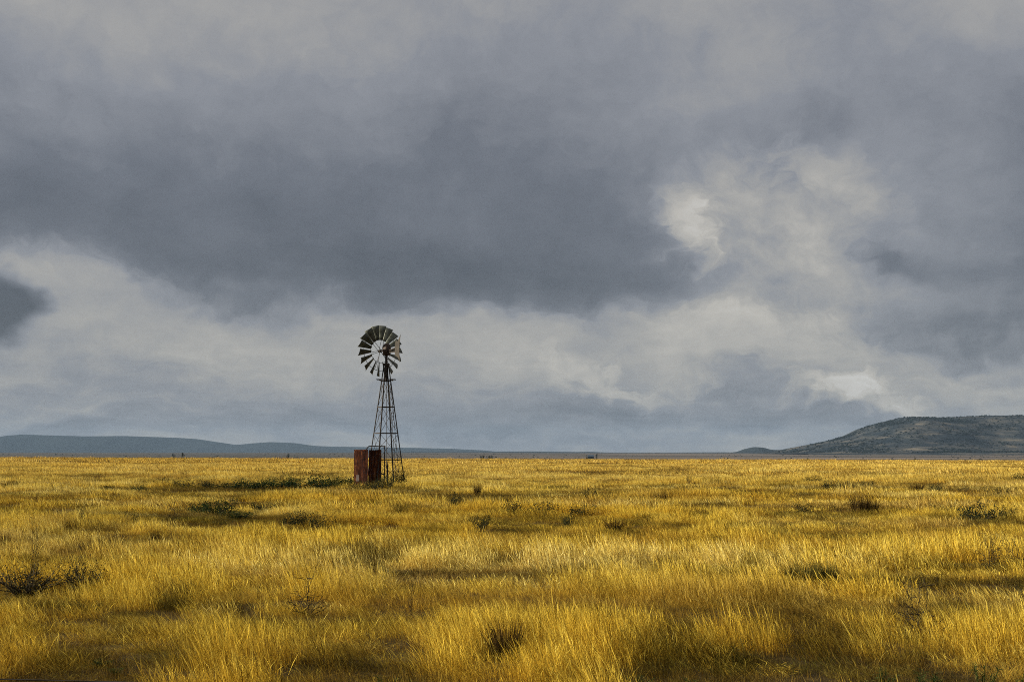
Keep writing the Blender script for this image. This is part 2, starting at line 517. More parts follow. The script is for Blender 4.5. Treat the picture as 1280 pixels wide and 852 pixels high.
def tuft_mesh(name, n, rad, h0, h1, w, seg, lean, spread, mat, head=0.0, seed=0, droop=0.25):
    """a patch of n standing blades / stems, numpy-built. head = share carrying a feathery seed head"""
    g = np.random.default_rng(seed)
    rr = rad * np.sqrt(g.random(n)); th = g.random(n) * 2 * np.pi
    bx, by = rr * np.cos(th), rr * np.sin(th)
    h = h0 + (h1 - h0) * g.random(n) ** 1.2
    la = g.random(n) * 2 * np.pi; lm = spread * np.abs(g.normal(0, 1, n))
    lx = lean + lm * np.cos(la); ly = lm * np.sin(la) * 0.8
    fa = g.random(n) * np.pi
    fx, fy = np.cos(fa), np.sin(fa)
    rnd = g.random(n)
    hd = g.random(n) < head
    T = np.linspace(0, 1, seg + 1)
    ww = np.where(hd[:, None], w * (0.45 + 1.5 * np.exp(-((T[None] - 0.80) / 0.16) ** 2)), w * (1 - 0.9 * T[None] ** 1.6))
    ww[:, -1] = w * 0.08
    cx = bx[:, None] + lx[:, None] * h[:, None] * (0.55 * T + 0.45 * T ** 2)[None]
    cy = by[:, None] + ly[:, None] * h[:, None] * (0.55 * T + 0.45 * T ** 2)[None]
    cz = h[:, None] * (T - droop * lm[:, None] * T ** 2.5) - 0.02
    # a slight wobble sideways
    wob = g.normal(0, 0.028, (n, seg + 1)) * h[:, None]
    cx = cx + wob * T[None]
    L = np.stack([cx - fx[:, None] * ww / 2, cy - fy[:, None] * ww / 2, cz], -1)
    Rr = np.stack([cx + fx[:, None] * ww / 2, cy + fy[:, None] * ww / 2, cz], -1)
    V = np.stack([L, Rr], 2).reshape(-1, 3)
    b = (np.arange(n) * 2 * (seg + 1))[:, None] + (np.arange(seg) * 2)[None]
    Q = np.stack([b, b + 1, b + 3, b + 2], -1).reshape(-1, 4)
    me = mesh_np(name, V, Q, mat)
    k = me.attributes.new('rnd', 'FLOAT', 'POINT'); k.data.foreach_set('value', np.repeat(rnd, 2 * (seg + 1)).astype(np.float32))
    al = np.where(hd[:, None], T[None], T[None] * 0.75)
    k = me.attributes.new('along', 'FLOAT', 'POINT'); k.data.foreach_set('value', np.repeat(al.reshape(-1), 2).astype(np.float32))
    return me


# places where the photograph shows the grass low, dark or green: (px, row of the ground, half width px, depth m, darkness, greenness, height factor)
def row_to_y(py, drop=0.0):
    return (EYE - 0.05) * F / max(py - HOR, 1.5)


DARK = [
    # px, py, half width px, half depth m, dark, green, height
    (492, 612, 32, 2.5, 0.85, 0.3, 0.4), (458, 614, 34, 2.5, 0.85, 0.3, 0.5),
    (310, 613, 165, 6.5, 0.85, 0.45, 0.4),
    (270, 648, 100, 3.4, 0.6, 0.6, 0.6),
    (50, 738, 75, 0.9, 0.7, 0.1, 0.6),
    (590, 716, 170, 0.7, 0.8, 0.1, 0.42),
    (440, 716, 60, 0.6, 0.8, 0.0, 0.6),
    (110, 838, 90, 0.8, 0.95, 0.35, 0.3),
    (20, 850, 60, 0.5, 0.8, 0.3, 0.4),
    (420, 850, 60, 0.45, 0.6, 0.05, 0.75),
    (480, 860, 60, 0.35, 0.7, 0.3, 0.6),
    (900, 862, 110, 0.6, 0.85, 0.4, 0.5),
    (1110, 862, 110, 0.6, 0.8, 0.5, 0.55),
    (1230, 862, 60, 0.5, 0.7, 0.4, 0.6),
    (635, 815, 40, 0.45, 0.7, 0.0, 0.55),
    (1030, 642, 110, 3.0, 0.7, 0.15, 0.6),
    (1220, 650, 70, 2.5, 0.8, 0.2, 0.55),
    (1080, 636, 60, 2.0, 0.8, 0.0, 0.6),
    (670, 646, 80, 3.0, 0.6, 0.15, 0.6),
    (780, 662, 60, 1.8, 0.7, 0.0, 0.6),
    (1010, 725, 60, 0.8, 0.6, 0.35, 0.8),
    (1215, 708, 90, 1.0, 0.6, 0.15, 0.7),
    (1100, 612, 180, 5.0, 0.5, 0.1, 0.7),
    (580, 625, 50, 3.5, 0.5, 0.15, 0.7),
    (390, 662, 50, 1.8, 0.6, 0.1, 0.65),
    (110, 665, 50, 2.0, 0.6, 0.05, 0.65),
    (1060, 668, 130, 1.6, 0.5, 0.05, 0.75),
    (160, 697, 60, 1.0, 0.45, 0.0, 0.8), (1147, 792, 42, 0.6, 0.25, 0.0, 0.6), (40, 760, 80, 0.7, 0.5, 0.0, 0.6),
    (730, 574.6, 110, 14, 1.0, 0.0, 0.5), (1190, 577, 80, 10, 1.0, 0.0, 0.5), (250, 572.6, 160, 16, 0.9, 0.0, 0.5),
]
DK = [((ray(px, py)[0]) * row_to_y(py), row_to_y(py), hw / F * row_to_y(py), hd, dk, gr, hf) for px, py, hw, hd, dk, gr, hf in DARK if py < 836]
DK += [(ray(px, py)[0] * 9.8, 9.9, hw / F * 9.8 * 1.1, 2.2, min(1.0, dk + 0.1), gr, hf * 0.75) for px, py, hw, hd, dk, gr, hf in DARK if py >= 836]


def field(x, y):
    """local state of the sward: darkness, greenness, height factor"""
    d = np.zeros_like(x); g = np.zeros_like(x); h = np.ones_like(x)
    wob = fbm(x / 1.1, y / 0.8, 61, 3) - 0.5
    r = np.hypot(x, y)
    # drifts that read as bands across the view
    b1 = fbm(x / 7.5, y / 3.4, 71, 4)
    b2 = fbm(x / 2.2, y / 1.3, 81, 3)
    b3 = fbm(x / 26, y / 15, 91, 3)
    v = 0.5 * b1 + 0.3 * b2 + 0.2 * b3
    lowp = sstep(0.50, 0.36, v)
    d += 0.8 * lowp
    h *= 0.50 + 0.95 * sstep(0.36, 0.64, v)
    g += 0.25 * sstep(0.58, 0.72, fbm(x / 5, y / 4, 101, 3)) * (0.3 + lowp)
    far = sstep(70, 130, r)
    # scattered low dark patches of heath and matted old growth
    pt = 0.75 * fbm(x / 2.3, y / 1.4, 171, 4) + 0.25 * fbm(x / 0.45, y / 0.4, 175, 2)
    pm = sstep(0.565, 0.635, pt) * (1 - sstep(90, 170, r))
    d = np.maximum(d, 0.85 * pm); h = h * (1 - 0.45 * pm)
    g = np.maximum(g, 0.55 * pm * sstep(0.45, 0.6, fbm(x / 6, y / 5, 181, 2)))
    pf = sstep(0.58, 0.66, fbm(x / 14, y / 9, 191, 4)) * sstep(60, 130, r)
    d = np.maximum(d, 0.8 * pf); h = h * (1 - 0.4 * pf)
    for (X, Y, w, dp, dk, gr, hf) in DK:
        q = ((x - X) / w) ** 2 + ((y - Y) / dp) ** 2
        m = sstep(1.35, 0.35, q + wob * 1.6)
        d = np.maximum(d, m * dk); g = np.maximum(g, m * gr * (0.5 + fbm(x / 0.8, y / 0.8, 111, 2)))
        h = h * (1 - m) + h * hf * m
    d = d * (1 - 0.30 * far); g = g * (1 - 0.7 * far)
    return np.clip(d, 0, 1), np.clip(g, 0, 1), h, b2, b3


def tuft_colours(x, y):
    d, g, h, b2, b3 = field(x, y)
    n = len(x)
    gold = np.array([0.76, 0.565, 0.078]); pale = np.array([0.86, 0.70, 0.20]); amber = np.array([0.68, 0.45, 0.045])
    k = np.clip((fbm(x / 9, y / 5, 121, 3) - 0.47) * 3.2 + RNG.normal(0, 0.22, n), -1, 1)[:, None]
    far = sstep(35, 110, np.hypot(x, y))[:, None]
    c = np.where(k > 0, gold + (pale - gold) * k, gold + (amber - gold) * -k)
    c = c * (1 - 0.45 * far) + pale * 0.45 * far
    dark = np.array([0.055, 0.038, 0.012]); green = np.array([0.030, 0.050, 0.012])
    br = sstep(0.54, 0.66, fbm(x / 3.2, y / 1.7, 201, 4))[:, None] * 0.5
    c = c * (1 - br) + np.array([0.34, 0.195, 0.033]) * br
    dd = np.clip(d * 0.95 + RNG.normal(0, 0.33, n) * (d > 0.15), 0, 1)[:, None] * 0.92
    c = c * (1 - dd) + dark * dd
    gg = np.clip(g + RNG.normal(0, 0.1, n), 0, 1)[:, None] * (RNG.random(n)[:, None] < 0.75)
    c = c * (1 - gg) + green * gg
    return c, h, d


# footprints kept free of tall grass
MILL_Y = 70.0
MILL_X = ray(482.0, HOR)[0] * MILL_Y
TANK_Y = 68.6


def polar_points(r0, r1, a0, a1, dens):
    area = 0.5 * (a1 - a0) * (r1 * r1 - r0 * r0)
    n = int(area * dens)
    r = np.sqrt(r0 * r0 + (r1 * r1 - r0 * r0) * RNG.random(n))
    a = a0 + (a1 - a0) * RNG.random(n)
    return r * np.sin(a), r * np.cos(a)


A = R(27)
LODS = [
    # r0, r1, density, protos, blades, radius, h0, h1, width, seg, head
    (4.5, 17, 15.0, 12, 240, 0.19, 0.05, 0.32, 0.0019, 4, 0.45),
    (17, 42, 6.0, 10, 330, 0.31, 0.05, 0.32, 0.0034, 4, 0.45),
    (42, 110, 1.9, 8, 280, 0.62, 0.08, 0.34, 0.0095, 3, 0.45),
    (110, 240, 0.40, 6, 220, 1.4, 0.10, 0.36, 0.032, 2, 0.3),
    (240, FIELD + 40, 0.10, 6, 170, 3.0, 0.14, 0.38, 0.085, 2, 0.0),
]
GLAB = ['golden dry grass in the foreground leaning left', 'golden dry grass between foreground and windmill', 'pale golden dry grass around and beyond the windmill', 'distant golden dry grass behind the windmill', 'farthest band of golden grass along the horizon']
for li, (r0, r1, dens, npz, nb, rad, h0, h1, w, seg, head) in enumerate(LODS):
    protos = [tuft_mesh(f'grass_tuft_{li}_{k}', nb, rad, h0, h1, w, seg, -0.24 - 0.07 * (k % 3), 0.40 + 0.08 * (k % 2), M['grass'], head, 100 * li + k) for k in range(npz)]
    # short matted undergrowth that lies between the tussocks
    low = [tuft_mesh(f'grass_mat_{li}_{k}', nb, rad * 1.35, 0.03, 0.13, w * 1.2, max(2, seg - 2), -0.2, 0.75, M['grass'], 0.0, 900 + 100 * li + k) for k in range(3)]
    x, y = polar_points(r0, r1, -A, A, dens * 1.5)
    if li >= 3:
        e = FIELD - 20 + 55 * fbm(x / 60, y / 60, 131, 3)
        keep = np.hypot(x, y) < e
        x, y = x[keep], y[keep]
    c, h, d = tuft_colours(x, y)
    # bunch grass: tussocks stand in clumps with low gaps between them
    cl = fbm(x / (0.75 + rad), y / (0.6 + rad), 161, 2)
    gap = sstep(0.50, 0.40, cl) * (0.75 if li < 3 else 0.5)
    is_low = RNG.random(len(x)) < np.clip(gap * (1 - 0.4 * d) + 0.30 * d, 0, 0.9)
    hh_ = np.where(is_low, 1.0, h * (0.46 + 0.56 * sstep(0.40, 0.68, cl)) * (0.85 + 0.3 * RNG.random(len(x))))
    lowc = np.array([0.22, 0.14, 0.035]) * (0.55 + 0.9 * RNG.random(len(x)))[:, None]
    c = np.where(is_low[:, None], 0.45 * c + 0.55 * lowc * (1 - 0.35 * d[:, None]), c)
    tx, ty = ray(459, HOR)[0] * TANK_Y, TANK_Y + 0.6
    keep = np.hypot(x - tx, y - ty) > 0.75
    x, y, c, hh_, is_low = x[keep], y[keep], c[keep], hh_[keep], is_low[keep]
    n = len(x)
    var = np.where(is_low, npz + RNG.integers(0, 3, n), RNG.integers(0, npz, n))
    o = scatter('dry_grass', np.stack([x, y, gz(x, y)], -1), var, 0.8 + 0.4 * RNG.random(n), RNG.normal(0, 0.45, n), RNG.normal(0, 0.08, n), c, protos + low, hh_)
    tag(o, GLAB[li], 'grass', kind='stuff')

# ------------------------------------------------------------------ scrub dots on the mesa
def blob_mesh(name, n, mat, seed, flat=0.7, leaf=0.35):
    g = np.random.default_rng(seed)
    p = g.normal(0, 1, (n, 3)); p /= np.linalg.norm(p, axis=1)[:, None]
    p *= (0.5 + 0.5 * g.random(n) ** 0.5)[:, None]
    p[:, 2] = np.abs(p[:, 2]) * flat
    u = g.normal(0, 1, (n, 3)); u /= np.linalg.norm(u, axis=1)[:, None]
    v = np.cross(u, g.normal(0, 1, (n, 3))); v /= np.linalg.norm(v, axis=1)[:, None]
    s = leaf * (0.6 + 0.8 * g.random(n))[:, None]
    V = np.stack([p - u * s, p + v * s * 0.6, p + u * s, p - v * s * 0.6], 1).reshape(-1, 3)
    Q = np.arange(n * 4).reshape(n, 4)
    me = mesh_np(name, V, Q, mat)
    k = me.attributes.new('rnd', 'FLOAT', 'POINT'); k.data.foreach_set('value', np.repeat(g.random(n), 4).astype(np.float32))
    return me


Xg, Yg, Zg = mesa_grid
pts = []
hh = Zg - 5.0
n = 9000
ii = RNG.integers(1, 62, n * 3); jj = RNG.integers(5, Xg.shape[1] - 5, n * 3)
fx, fy = RNG.random(n * 3), RNG.random(n * 3)
P0 = np.stack([Xg[ii, jj], Yg[ii, jj], Zg[ii, jj]], -1); P1 = np.stack([Xg[ii + 1, jj + 1], Yg[ii + 1, jj + 1], Zg[ii + 1, jj + 1]], -1)
PP = P0 + (P1 - P0) * fx[:, None]
PP[:, 0] += (fy - 0.5) * 8
keep = (PP[:, 2] > 7.0) & (PP[:, 0] < 2600) & (RNG.random(n * 3) < sstep(0.35, 0.6, fbm(PP[:, 0] / 110, PP[:, 1] / 130, 141, 4)) * 0.9 + 0.08)
PP = PP[keep][:n]
m_ = len(PP)
scatter('hillside_scrub', PP, RNG.integers(0, 4, m_), 1.6 + 2.6 * RNG.random(m_) ** 2, RNG.random(m_) * 6.28, np.zeros(m_), np.ones((m_, 3)), [blob_mesh(f'hill_bush_{k}', 40, M['leaf_far'], 200 + k, 0.85, 0.42) for k in range(4)], np.ones(m_))
tag(bpy.data.objects['hillside_scrub'], 'dark scrub dotted over the mesa slope', 'scrub', kind='stuff')

# low scrub on the far plain below the mesa, reads as specks
xx, yy = polar_points(1100, 4200, R(-24), R(27), 0.00022)
kk = RNG.random(len(xx)) < 0.25 + 0.75 * sstep(0.45, 0.6, fbm(xx / 300, yy / 200, 151, 3))
xx, yy = xx[kk], yy[kk]; m_ = len(xx)
scatter('plain_scrub', np.stack([xx, yy, gz(xx, yy)], -1), RNG.integers(0, 4, m_), 0.5 + 1.3 * RNG.random(m_) ** 3, RNG.random(m_) * 6.28, np.zeros(m_), np.ones((m_, 3)), [blob_mesh(f'plain_bush_{k}', 30, M['leaf_far'], 300 + k, 0.8, 0.45) for k in range(4)], np.ones(m_))
tag(bpy.data.objects['plain_scrub'], 'sparse low scrub specks on the far grey plain', 'scrub', kind='stuff')


# ------------------------------------------------------------------ windmill
def build_windmill():
    W = empty('windmill', (MILL_X, MILL_Y, EYE - (609 - HOR) / F * MILL_Y))
    tag(W, 'tall old steel windpump with many-bladed wheel on a lattice tower', 'windmill')
    zb = 0.0
    tilt = [R(-19), R(71), R(161), R(251)]
    APEX = 7.0

    def corner(k, z):
        r = 1.08 * (1 - z / APEX)
        return Vector((r * math.cos(tilt[k]), r * math.sin(tilt[k]), z))
    ZT = 6.05
    for k in range(4):
        mb = MB()
        a, b = corner(k, -0.3), corner(k, ZT)
        u = (corner((k + 1) % 4, 0) - corner(k, 0)); v = (corner((k - 1) % 4, 0) - corner(k, 0))
        mb.angle(a, b, 0.052, 0.009, u, v)
        mb.build('leg', M['steel'], W)
    zs = [0.06, 1.34, 2.64, 3.92, 5.20]
    for z in zs[1:]:
        for k in range(4):
            mb = MB()
            a, b = corner(k, z), corner((k + 1) % 4, z)
            mb.angle(a, b, 0.045, 0.008, (0, 0, 1), Vector((-(a + b).x, -(a + b).y, 0)))
            mb.build('girt', M['steel'], W)
    for i in range(len(zs) - 1):
        for k in range(4):
            inn = Vector((-(corner(k, 0) + corner((k + 1) % 4, 0)).x, -(corner(k, 0) + corner((k + 1) % 4, 0)).y, 0)).normalized() * 0.012
            for a, b, s in ((corner(k, zs[i]), corner((k + 1) % 4, zs[i + 1]), 0), (corner(k, zs[i + 1]), corner((k + 1) % 4, zs[i]), 1)):
                mb = MB(); mb.tube([a + inn * (0.5 + s), b + inn * (0.5 + s)], 0.0095, 5)
                mb.build('brace', M['steel'], W)
    # work platform under the wheel: two planks on outriggers
    mb = MB()
    for q in (-0.16, 0.16):
        mb.box((0.0, q, 5.30), (0.94, 0.14, 0.035))
    for q in (-0.3, 0.3):
        mb.box((q, 0, 5.262), (0.05, 0.66, 0.035))
    mb.build('platform', M['steel'], W)
    # ladder up the right rear face
    mb = MB()
    for s in (-0.12, 0.12):
        mb.tube([corner(1, 0) * 0.62 + corner(0, 0) * 0.38 + Vector((s * 0.75, -s, 0)), corner(1, 5.2) * 0.62 + corner(0, 5.2) * 0.38 + Vector((s * 0.4, -s * 0.5, 0))], 0.013, 5)
    lad = mb.build('ladder', M['rod'], W)
    for i in range(15):
        t = (i + 0.7) / 15.2
        p = (corner(1, 0) * 0.62 + corner(0, 0) * 0.38) * (1 - t) + (corner(1, 5.2) * 0.62 + corner(0, 5.2) * 0.38) * t
        s = 0.12 * (1 - 0.5 * t)
        mb = MB(); mb.tube([p + Vector((s * 0.75, -s, 0)), p - Vector((s * 0.75, -s, 0))], 0.009, 5)
        mb.build('rung', M['rod'], lad)
    # pump rod and drop pipe
    mb = MB(); mb.tube([(0.06, 0, 1.2), (0.02, 0, 6.3)], 0.016, 6); mb.build('pump_rod', M['steel'], W)
    mb = MB(); mb.tube([(0.09, -0.02, -0.3), (0.09, -0.02, 1.0), (0.06, 0, 1.32)], [0.04, 0.04, 0.03], 8)
    mb.tube([(0.09, -0.02, 1.0), (0.09, -0.02, 1.10)], 0.06, 8); mb.build('drop_pipe', M['steel'], W)
    # mast and head
    mb = MB()
    mb.tube([(0, 0, 5.2), (0, 0, 6.62)], [0.055, 0.062], 10)
    mb.tube([(0, 0, 5.98), (0, 0, 6.10)], 0.17, 12)
    for k in range(3):
        a = k * 2.1
        mb.tube([(0.10 * math.cos(a), 0.10 * math.sin(a), 5.45), (0.075 * math.cos(a), 0.075 * math.sin(a), 6.5)], 0.012, 5)
    mb.build('mast', M['steel'], W)
    YAW = R(40)
    ax = Vector((-math.sin(YAW), math.cos(YAW), 0))
    zc = (609 - 438) / F * MILL_Y
    mb = MB()
    side = Vector((ax.y, -ax.x, 0))
    # hooded gear case: lofted rings, wider at the belly
    prof = [(-0.24, 0.13, 0.10), (-0.18, 0.19, 0.15), (0.02, 0.20, 0.18), (0.18, 0.19, 0.17), (0.30, 0.15, 0.13), (0.35, 0.07, 0.06)]
    vs, fs = [], []
    for dz, ra, rs in prof:
        for k in range(14):
            t = 2 * math.pi * k / 14
            ca, sa = math.cos(t), math.sin(t)
            p = ax * (ra * math.copysign(abs(ca) ** 0.6, ca)) + side * (rs * math.copysign(abs(sa) ** 0.6, sa))
            vs.append(p + Vector((0.02, 0, zc + dz)))
    for i in range(len(prof) - 1):
        for k in range(14):
            fs.append((i * 14 + k, i * 14 + (k + 1) % 14, (i + 1) * 14 + (k + 1) % 14, (i + 1) * 14 + k))
    fs.append(tuple(range(14))[::-1]); fs.append(tuple(range(14 * 5, 14 * 6)))
    mb.add(vs, fs)
    mb.build('gearbox', M['gear'], W, smooth=True)
    # wheel
    c = Vector((0, 0, zc)) + ax * 0.53
    RR = 1.27
    hub = MB()
    hub.tube([c - ax * 0.40, c + ax * 0.10], 0.03, 8)
    hub.tube([c - ax * 0.09, c + ax * 0.09], 0.075, 12)
    wh = hub.build('wheel', M['steel'], W)
    e1 = side; e2 = Vector((0, 0, 1))

    def rd(t):
        return e1 * math.cos(t) + e2 * math.sin(t)
    for rr, th in ((0.46 * RR, 0.011), (0.77 * RR, 0.013)):
        mb = MB()
        n = 54
        pts = [c + rd(2 * math.pi * k / n) * rr + ax * (-0.03 if rr < 0.8 else 0.0) for k in range(n + 1)]
        mb.tube(pts, th, 5, cap=False)
        mb.build('rim', M['steel'], wh)
    for k in range(6):
        t = R(15) + k * math.pi / 3
        for s in (-1, 1):
            mb = MB()
            tt = rd(t + math.pi / 2)
            mb.tube([c + ax * 0.075 * s + rd(t) * 0.06 + tt * 0.035 * s, c + rd(t) * 0.77 * RR + tt * 0.075 * s], 0.012, 5)
            mb.build('spoke', M['steel'], wh)
    P = R(41)
    for k in range(18):
        t = R(5) + k * 2 * math.pi / 18
        er = rd(t); et = rd(t + math.pi / 2)
        vs, fs = [], []
        nr_, nc_ = 5, 5
        for i in range(nr_):
            f = i / (nr_ - 1)
            r_ = RR * (0.43 + 0.57 * f)
            ch = 0.16 + 0.265 * f
            pp = P + R(10) * (0.5 - f)
            cd = et * math.cos(pp) + ax * math.sin(pp) * PSIGN
            nn = er.cross(cd).normalized()
            for j in range(nc_):
                q = j / (nc_ - 1) - 0.5
                vs.append(c + er * r_ + cd * (q * ch) + nn * (0.16 * ch * (1 - 4 * q * q) * 0.5) * PSIGN)
        for i in range(nr_ - 1):
            for j in range(nc_ - 1):
                a = i * nc_ + j
                fs.append((a, a + 1, a + nc_ + 1, a + nc_))
        mb = MB(); mb.add(vs, fs)
        b = mb.build('blade', M['blade'], wh, smooth=True)
        so = b.modifiers.new('sheet', 'SOLIDIFY'); so.thickness = 0.004; so.offset = 0
    # tail
    th = R(21)
    d = Vector((math.sin(th), -math.cos(th), 0))
    n = Vector((d.y, -d.x, 0))
    o = Vector((0.05, 0, zc - 0.05))
    mb = MB()
    for z0, z1 in ((0.02, 0.115), (-0.06, -0.115)):
        mb.bar(o + Vector((0, 0, z0)), o + d * 2.16 + Vector((0, 0, z1)), 0.03, 0.05)
    for s in (0.9, 1.45):
        mb.bar(o + d * s + Vector((0, 0, -0.1)), o + d * s + Vector((0, 0, 0.1)), 0.02, 0.03)
    ta = mb.build('tail_arm', M['steel'], W)
    out = [(1.40, 0.32), (1.62, 0.42), (1.86, 0.36), (2.36, 0.66), (2.16, 0.20), (2.12, 0.0), (2.16, -0.22), (2.26, -0.68), (1.98, -0.44), (1.70, -0.36), (1.40, -0.28)]
    vs = []
    for s in (-0.004, 0.004):
        vs += [o + d * a + Vector((0, 0, z)) + n * (s + 0.022) for a, z in out]
    k = len(out)
    fs = [tuple(range(k))[::-1], tuple(range(k, 2 * k))] + [(i, (i + 1) % k, k + (i + 1) % k, k + i) for i in range(k)]
    mb = MB(); mb.add(vs, fs)
    mb.build('vane', M['vane'], ta)
    return W


PSIGN = 1
mill = build_windmill()
BASEZ = mill.location.z


# ------------------------------------------------------------------ rusty tank beside the tower
def build_tank():
    f = 1.0 / (F / TANK_Y)
    xc = ray(460.2, HOR)[0] * TANK_Y
    zb = EYE - (608 - HOR) / F * TANK_Y
    T = empty('water_tank', (xc, TANK_Y, zb))
    tag(T, 'square rusty corrugated iron water tank standing at the foot of the windpump', 'water tank')
    H = (608 - 561.6) / F * TANK_Y
    wl, wr = 19.4 * f, 15.4 * f
    s = math.hypot(wl, wr)
    a = math.atan2(wr, wl)
    # left face runs from the near corner to the left and away, right face to the right and away
    L = Vector((-math.cos(a), math.sin(a), 0)); Rr = Vector((math.sin(a), math.cos(a), 0))

    def sheet(p0, dr, nrm, length, z0f, z1f, amp=0.008, waves=12, seed=0):
        n = waves * 8
        vs, fs = [], []
        for t in (0, 1):
            for i in range(n + 1):
                q = i / n
                off = amp * math.sin(q * waves * 2 * math.pi) + 0.02 * math.sin(q * 2.3 + seed)
                b = p0 + dr * (q * length) + nrm * (off + (0.0 if t else -0.004))
                z1 = z1f(q)
                for z in np.linspace(z0f(q), z1, 7):
                    vs.append((b.x + 0.006 * math.sin(z * 7 + seed + q * 5) * nrm.x, b.y + 0.006 * math.sin(z * 7 + seed + q * 5) * nrm.y, z))
        m = (n + 1) * 7
        for i in range(n):
            for k in range(6):
                A_ = i * 7 + k
                fs.append((A_, A_ + 7, A_ + 8, A_ + 1)); fs.append((m + A_, m + A_ + 1, m + A_ + 8, m + A_ + 7))
            fs.append((i * 7 + 6, i * 7 + 13, m + i * 7 + 13, m + i * 7 + 6))
            fs.append((i * 7, m + i * 7, m + i * 7 + 7, i * 7 + 7))
        for i in (0, n):
            for k in range(6):
                A_ = i * 7 + k
                fs.append((A_, A_ + 1, m + A_ + 1, m + A_))
        mb = MB(); mb.add(vs, fs)
        return mb
    nl = Vector((-Rr.x, -Rr.y, 0)); nr = Vector((-L.x, -L.y, 0))
    z0 = lambda q: -0.15
    gap = 0.05
    o = sheet(L * 0.008, L, nl, s - 0.03, z0, lambda q: H + 0.012 * math.sin(q * 9) - 0.02 * q, seed=0).build('wall_panel', M['rust'], T)
    o['label'] = 'sunlit red brown panel'
    # the right sheet has torn away from the corner at its upper end
    def torn(mb):
        out = []
        for x, y, z in mb.v:
            k = max(0.0, min(1.0, (z - H * 0.50) / (H * 0.2)))
            q = (Vector((x, y, 0)).dot(Rr)) / s
            sh = 0.030 * k * max(0.0, 1 - q * 1.2)
            out.append((x + Rr.x * sh, y + Rr.y * sh, z))
        mb.v = out
        return mb
    o = torn(sheet(Rr * 0.004, Rr, nr, s - 0.03, z0, lambda q: H - 0.015 - 0.01 * math.sin(q * 5), amp=0.005, seed=2)).build('wall_panel', M['rust'], T)
    o['label'] = 'shaded dark panel torn loose at the corner'
    sheet(L * s + Rr * 0.02, Rr, nr * -1, s - 0.09, z0, lambda q: H - 0.03, seed=4).build('wall_panel', M['rust'], T)
    sheet(Rr * s + L * 0.02, L, nl * -1, s - 0.09, z0, lambda q: H - 0.05, seed=5).build('wall_panel', M['rust'], T)
    # angle-iron corner posts inside
    for p in (L * (s - 0.06) + Rr * 0.06, Rr * (s - 0.06) + L * 0.06):
        mb = MB(); mb.bar(p + Vector((0, 0, -0.15)), p + Vector((0, 0, H - 0.08)), 0.04); mb.build('corner_post', M['rust'], T)
    mb = MB(); mb.bar(L * 0.05 + nl * 0.022 + Vector((0, 0, H - 0.02)), L * (s - 0.02) + nl * 0.022 + Vector((0, 0, H - 0.03)), 0.02, 0.045); mb.build('rim_strip', M['rust'], T)
    # riveted patch low on the sunlit panel
    c = L * (s * 0.70) + nl * 0.026 + Vector((0, 0, 0.42))
    mb = MB(); mb.box(c, (0.20, 0.006, 0.30), Matrix.Rotation(math.atan2(L.y, L.x), 3, 'Z')); mb.build('patch', M['gear'], T)
    return T, xc, zb, H


tank, TXC, TZB, TH = build_tank()


# water pipe: standpipe inside the tower, cross pipe over the tank rim, spout
def build_pipe():
    Pp = empty('water_pipe', (ray(480.8, HOR)[0] * 69.4, 69.4, BASEZ))
    tag(Pp, 'dark water pipe rising inside the tower and bending over the tank rim', 'pipe')
    k = 69.4 / F
    z = lambda py: EYE - (py - HOR) * k - BASEZ
    X = lambda px: (px - 480.8) * k
    mb = MB(); mb.tube([(0, 0, -0.3), (0, 0, z(557.6))], 0.026, 8); mb.build('standpipe', M['steel'], Pp)
    mb = MB(); mb.tube([(0.0, 0, z(557.6)), (X(462.0), -0.1, z(557.3)), (X(460.8), -0.13, z(557.8)), (X(458.4), -0.25, z(561.2)), (X(457.6), -0.28, z(563.5))], 0.024, 8); mb.build('spout_pipe', M['steel'], Pp)
    mb = MB(); mb.tube([(0, 0, z(557.6) - 0.05), (0, 0, z(557.6) + 0.04)], 0.038, 8); mb.build('elbow', M['steel'], Pp)
    mb = MB(); mb.tube([(X(474.0), -0.1, z(589.6)), (X(478), -0.05, z(592)), (0, 0, z(592.4))], 0.028, 8); mb.build('outlet_pipe', M['steel'], Pp)


build_pipe()


# ------------------------------------------------------------------ wire fence at the photographer's feet
def build_fence():
    Y = 5.0
    k = Y / F
    Fn = empty('wire_fence', (-3.2, Y, g1(-3.2, Y)))
    tag(Fn, 'single dark fence wire crossing the bottom left corner', 'fence')
    o = Fn.location
    ra, rb = ray(-500, 836.5), ray(3000, 914)
    p0 = Vector((ra[0] * Y, Y, EYE + ra[1] * Y)); p1 = Vector((rb[0] * Y, Y, EYE + rb[1] * Y))
    pts = [(p0 + (p1 - p0) * (i / 24)) - Vector((0, 0, 0.004 * math.sin(math.pi * i / 24))) - o for i in range(25)]
    # the wire passes the two pixels seen in the photograph
    mb = MB(); mb.tube(pts, 0.0024, 5); mb.build('wire', M['wire'], Fn)
    mb = MB(); mb.tube([q - Vector((0, 0, 0.33)) for q in pts], 0.0022, 5); mb.build('wire', M['wire'], Fn)
    for x in (p0.x, p1.x):
        b = Vector((x, Y + 0.05, g1(x, Y))) - o
        mb = MB(); mb.tube([b - Vector((0, 0, 0.3)), b + Vector((0.01, 0, 0.7)), b + Vector((0.0, 0.02, 1.15))], [0.055, 0.05, 0.045], 9); mb.build('post', M['leaf_grey'], Fn, attrs=True)


build_fence()


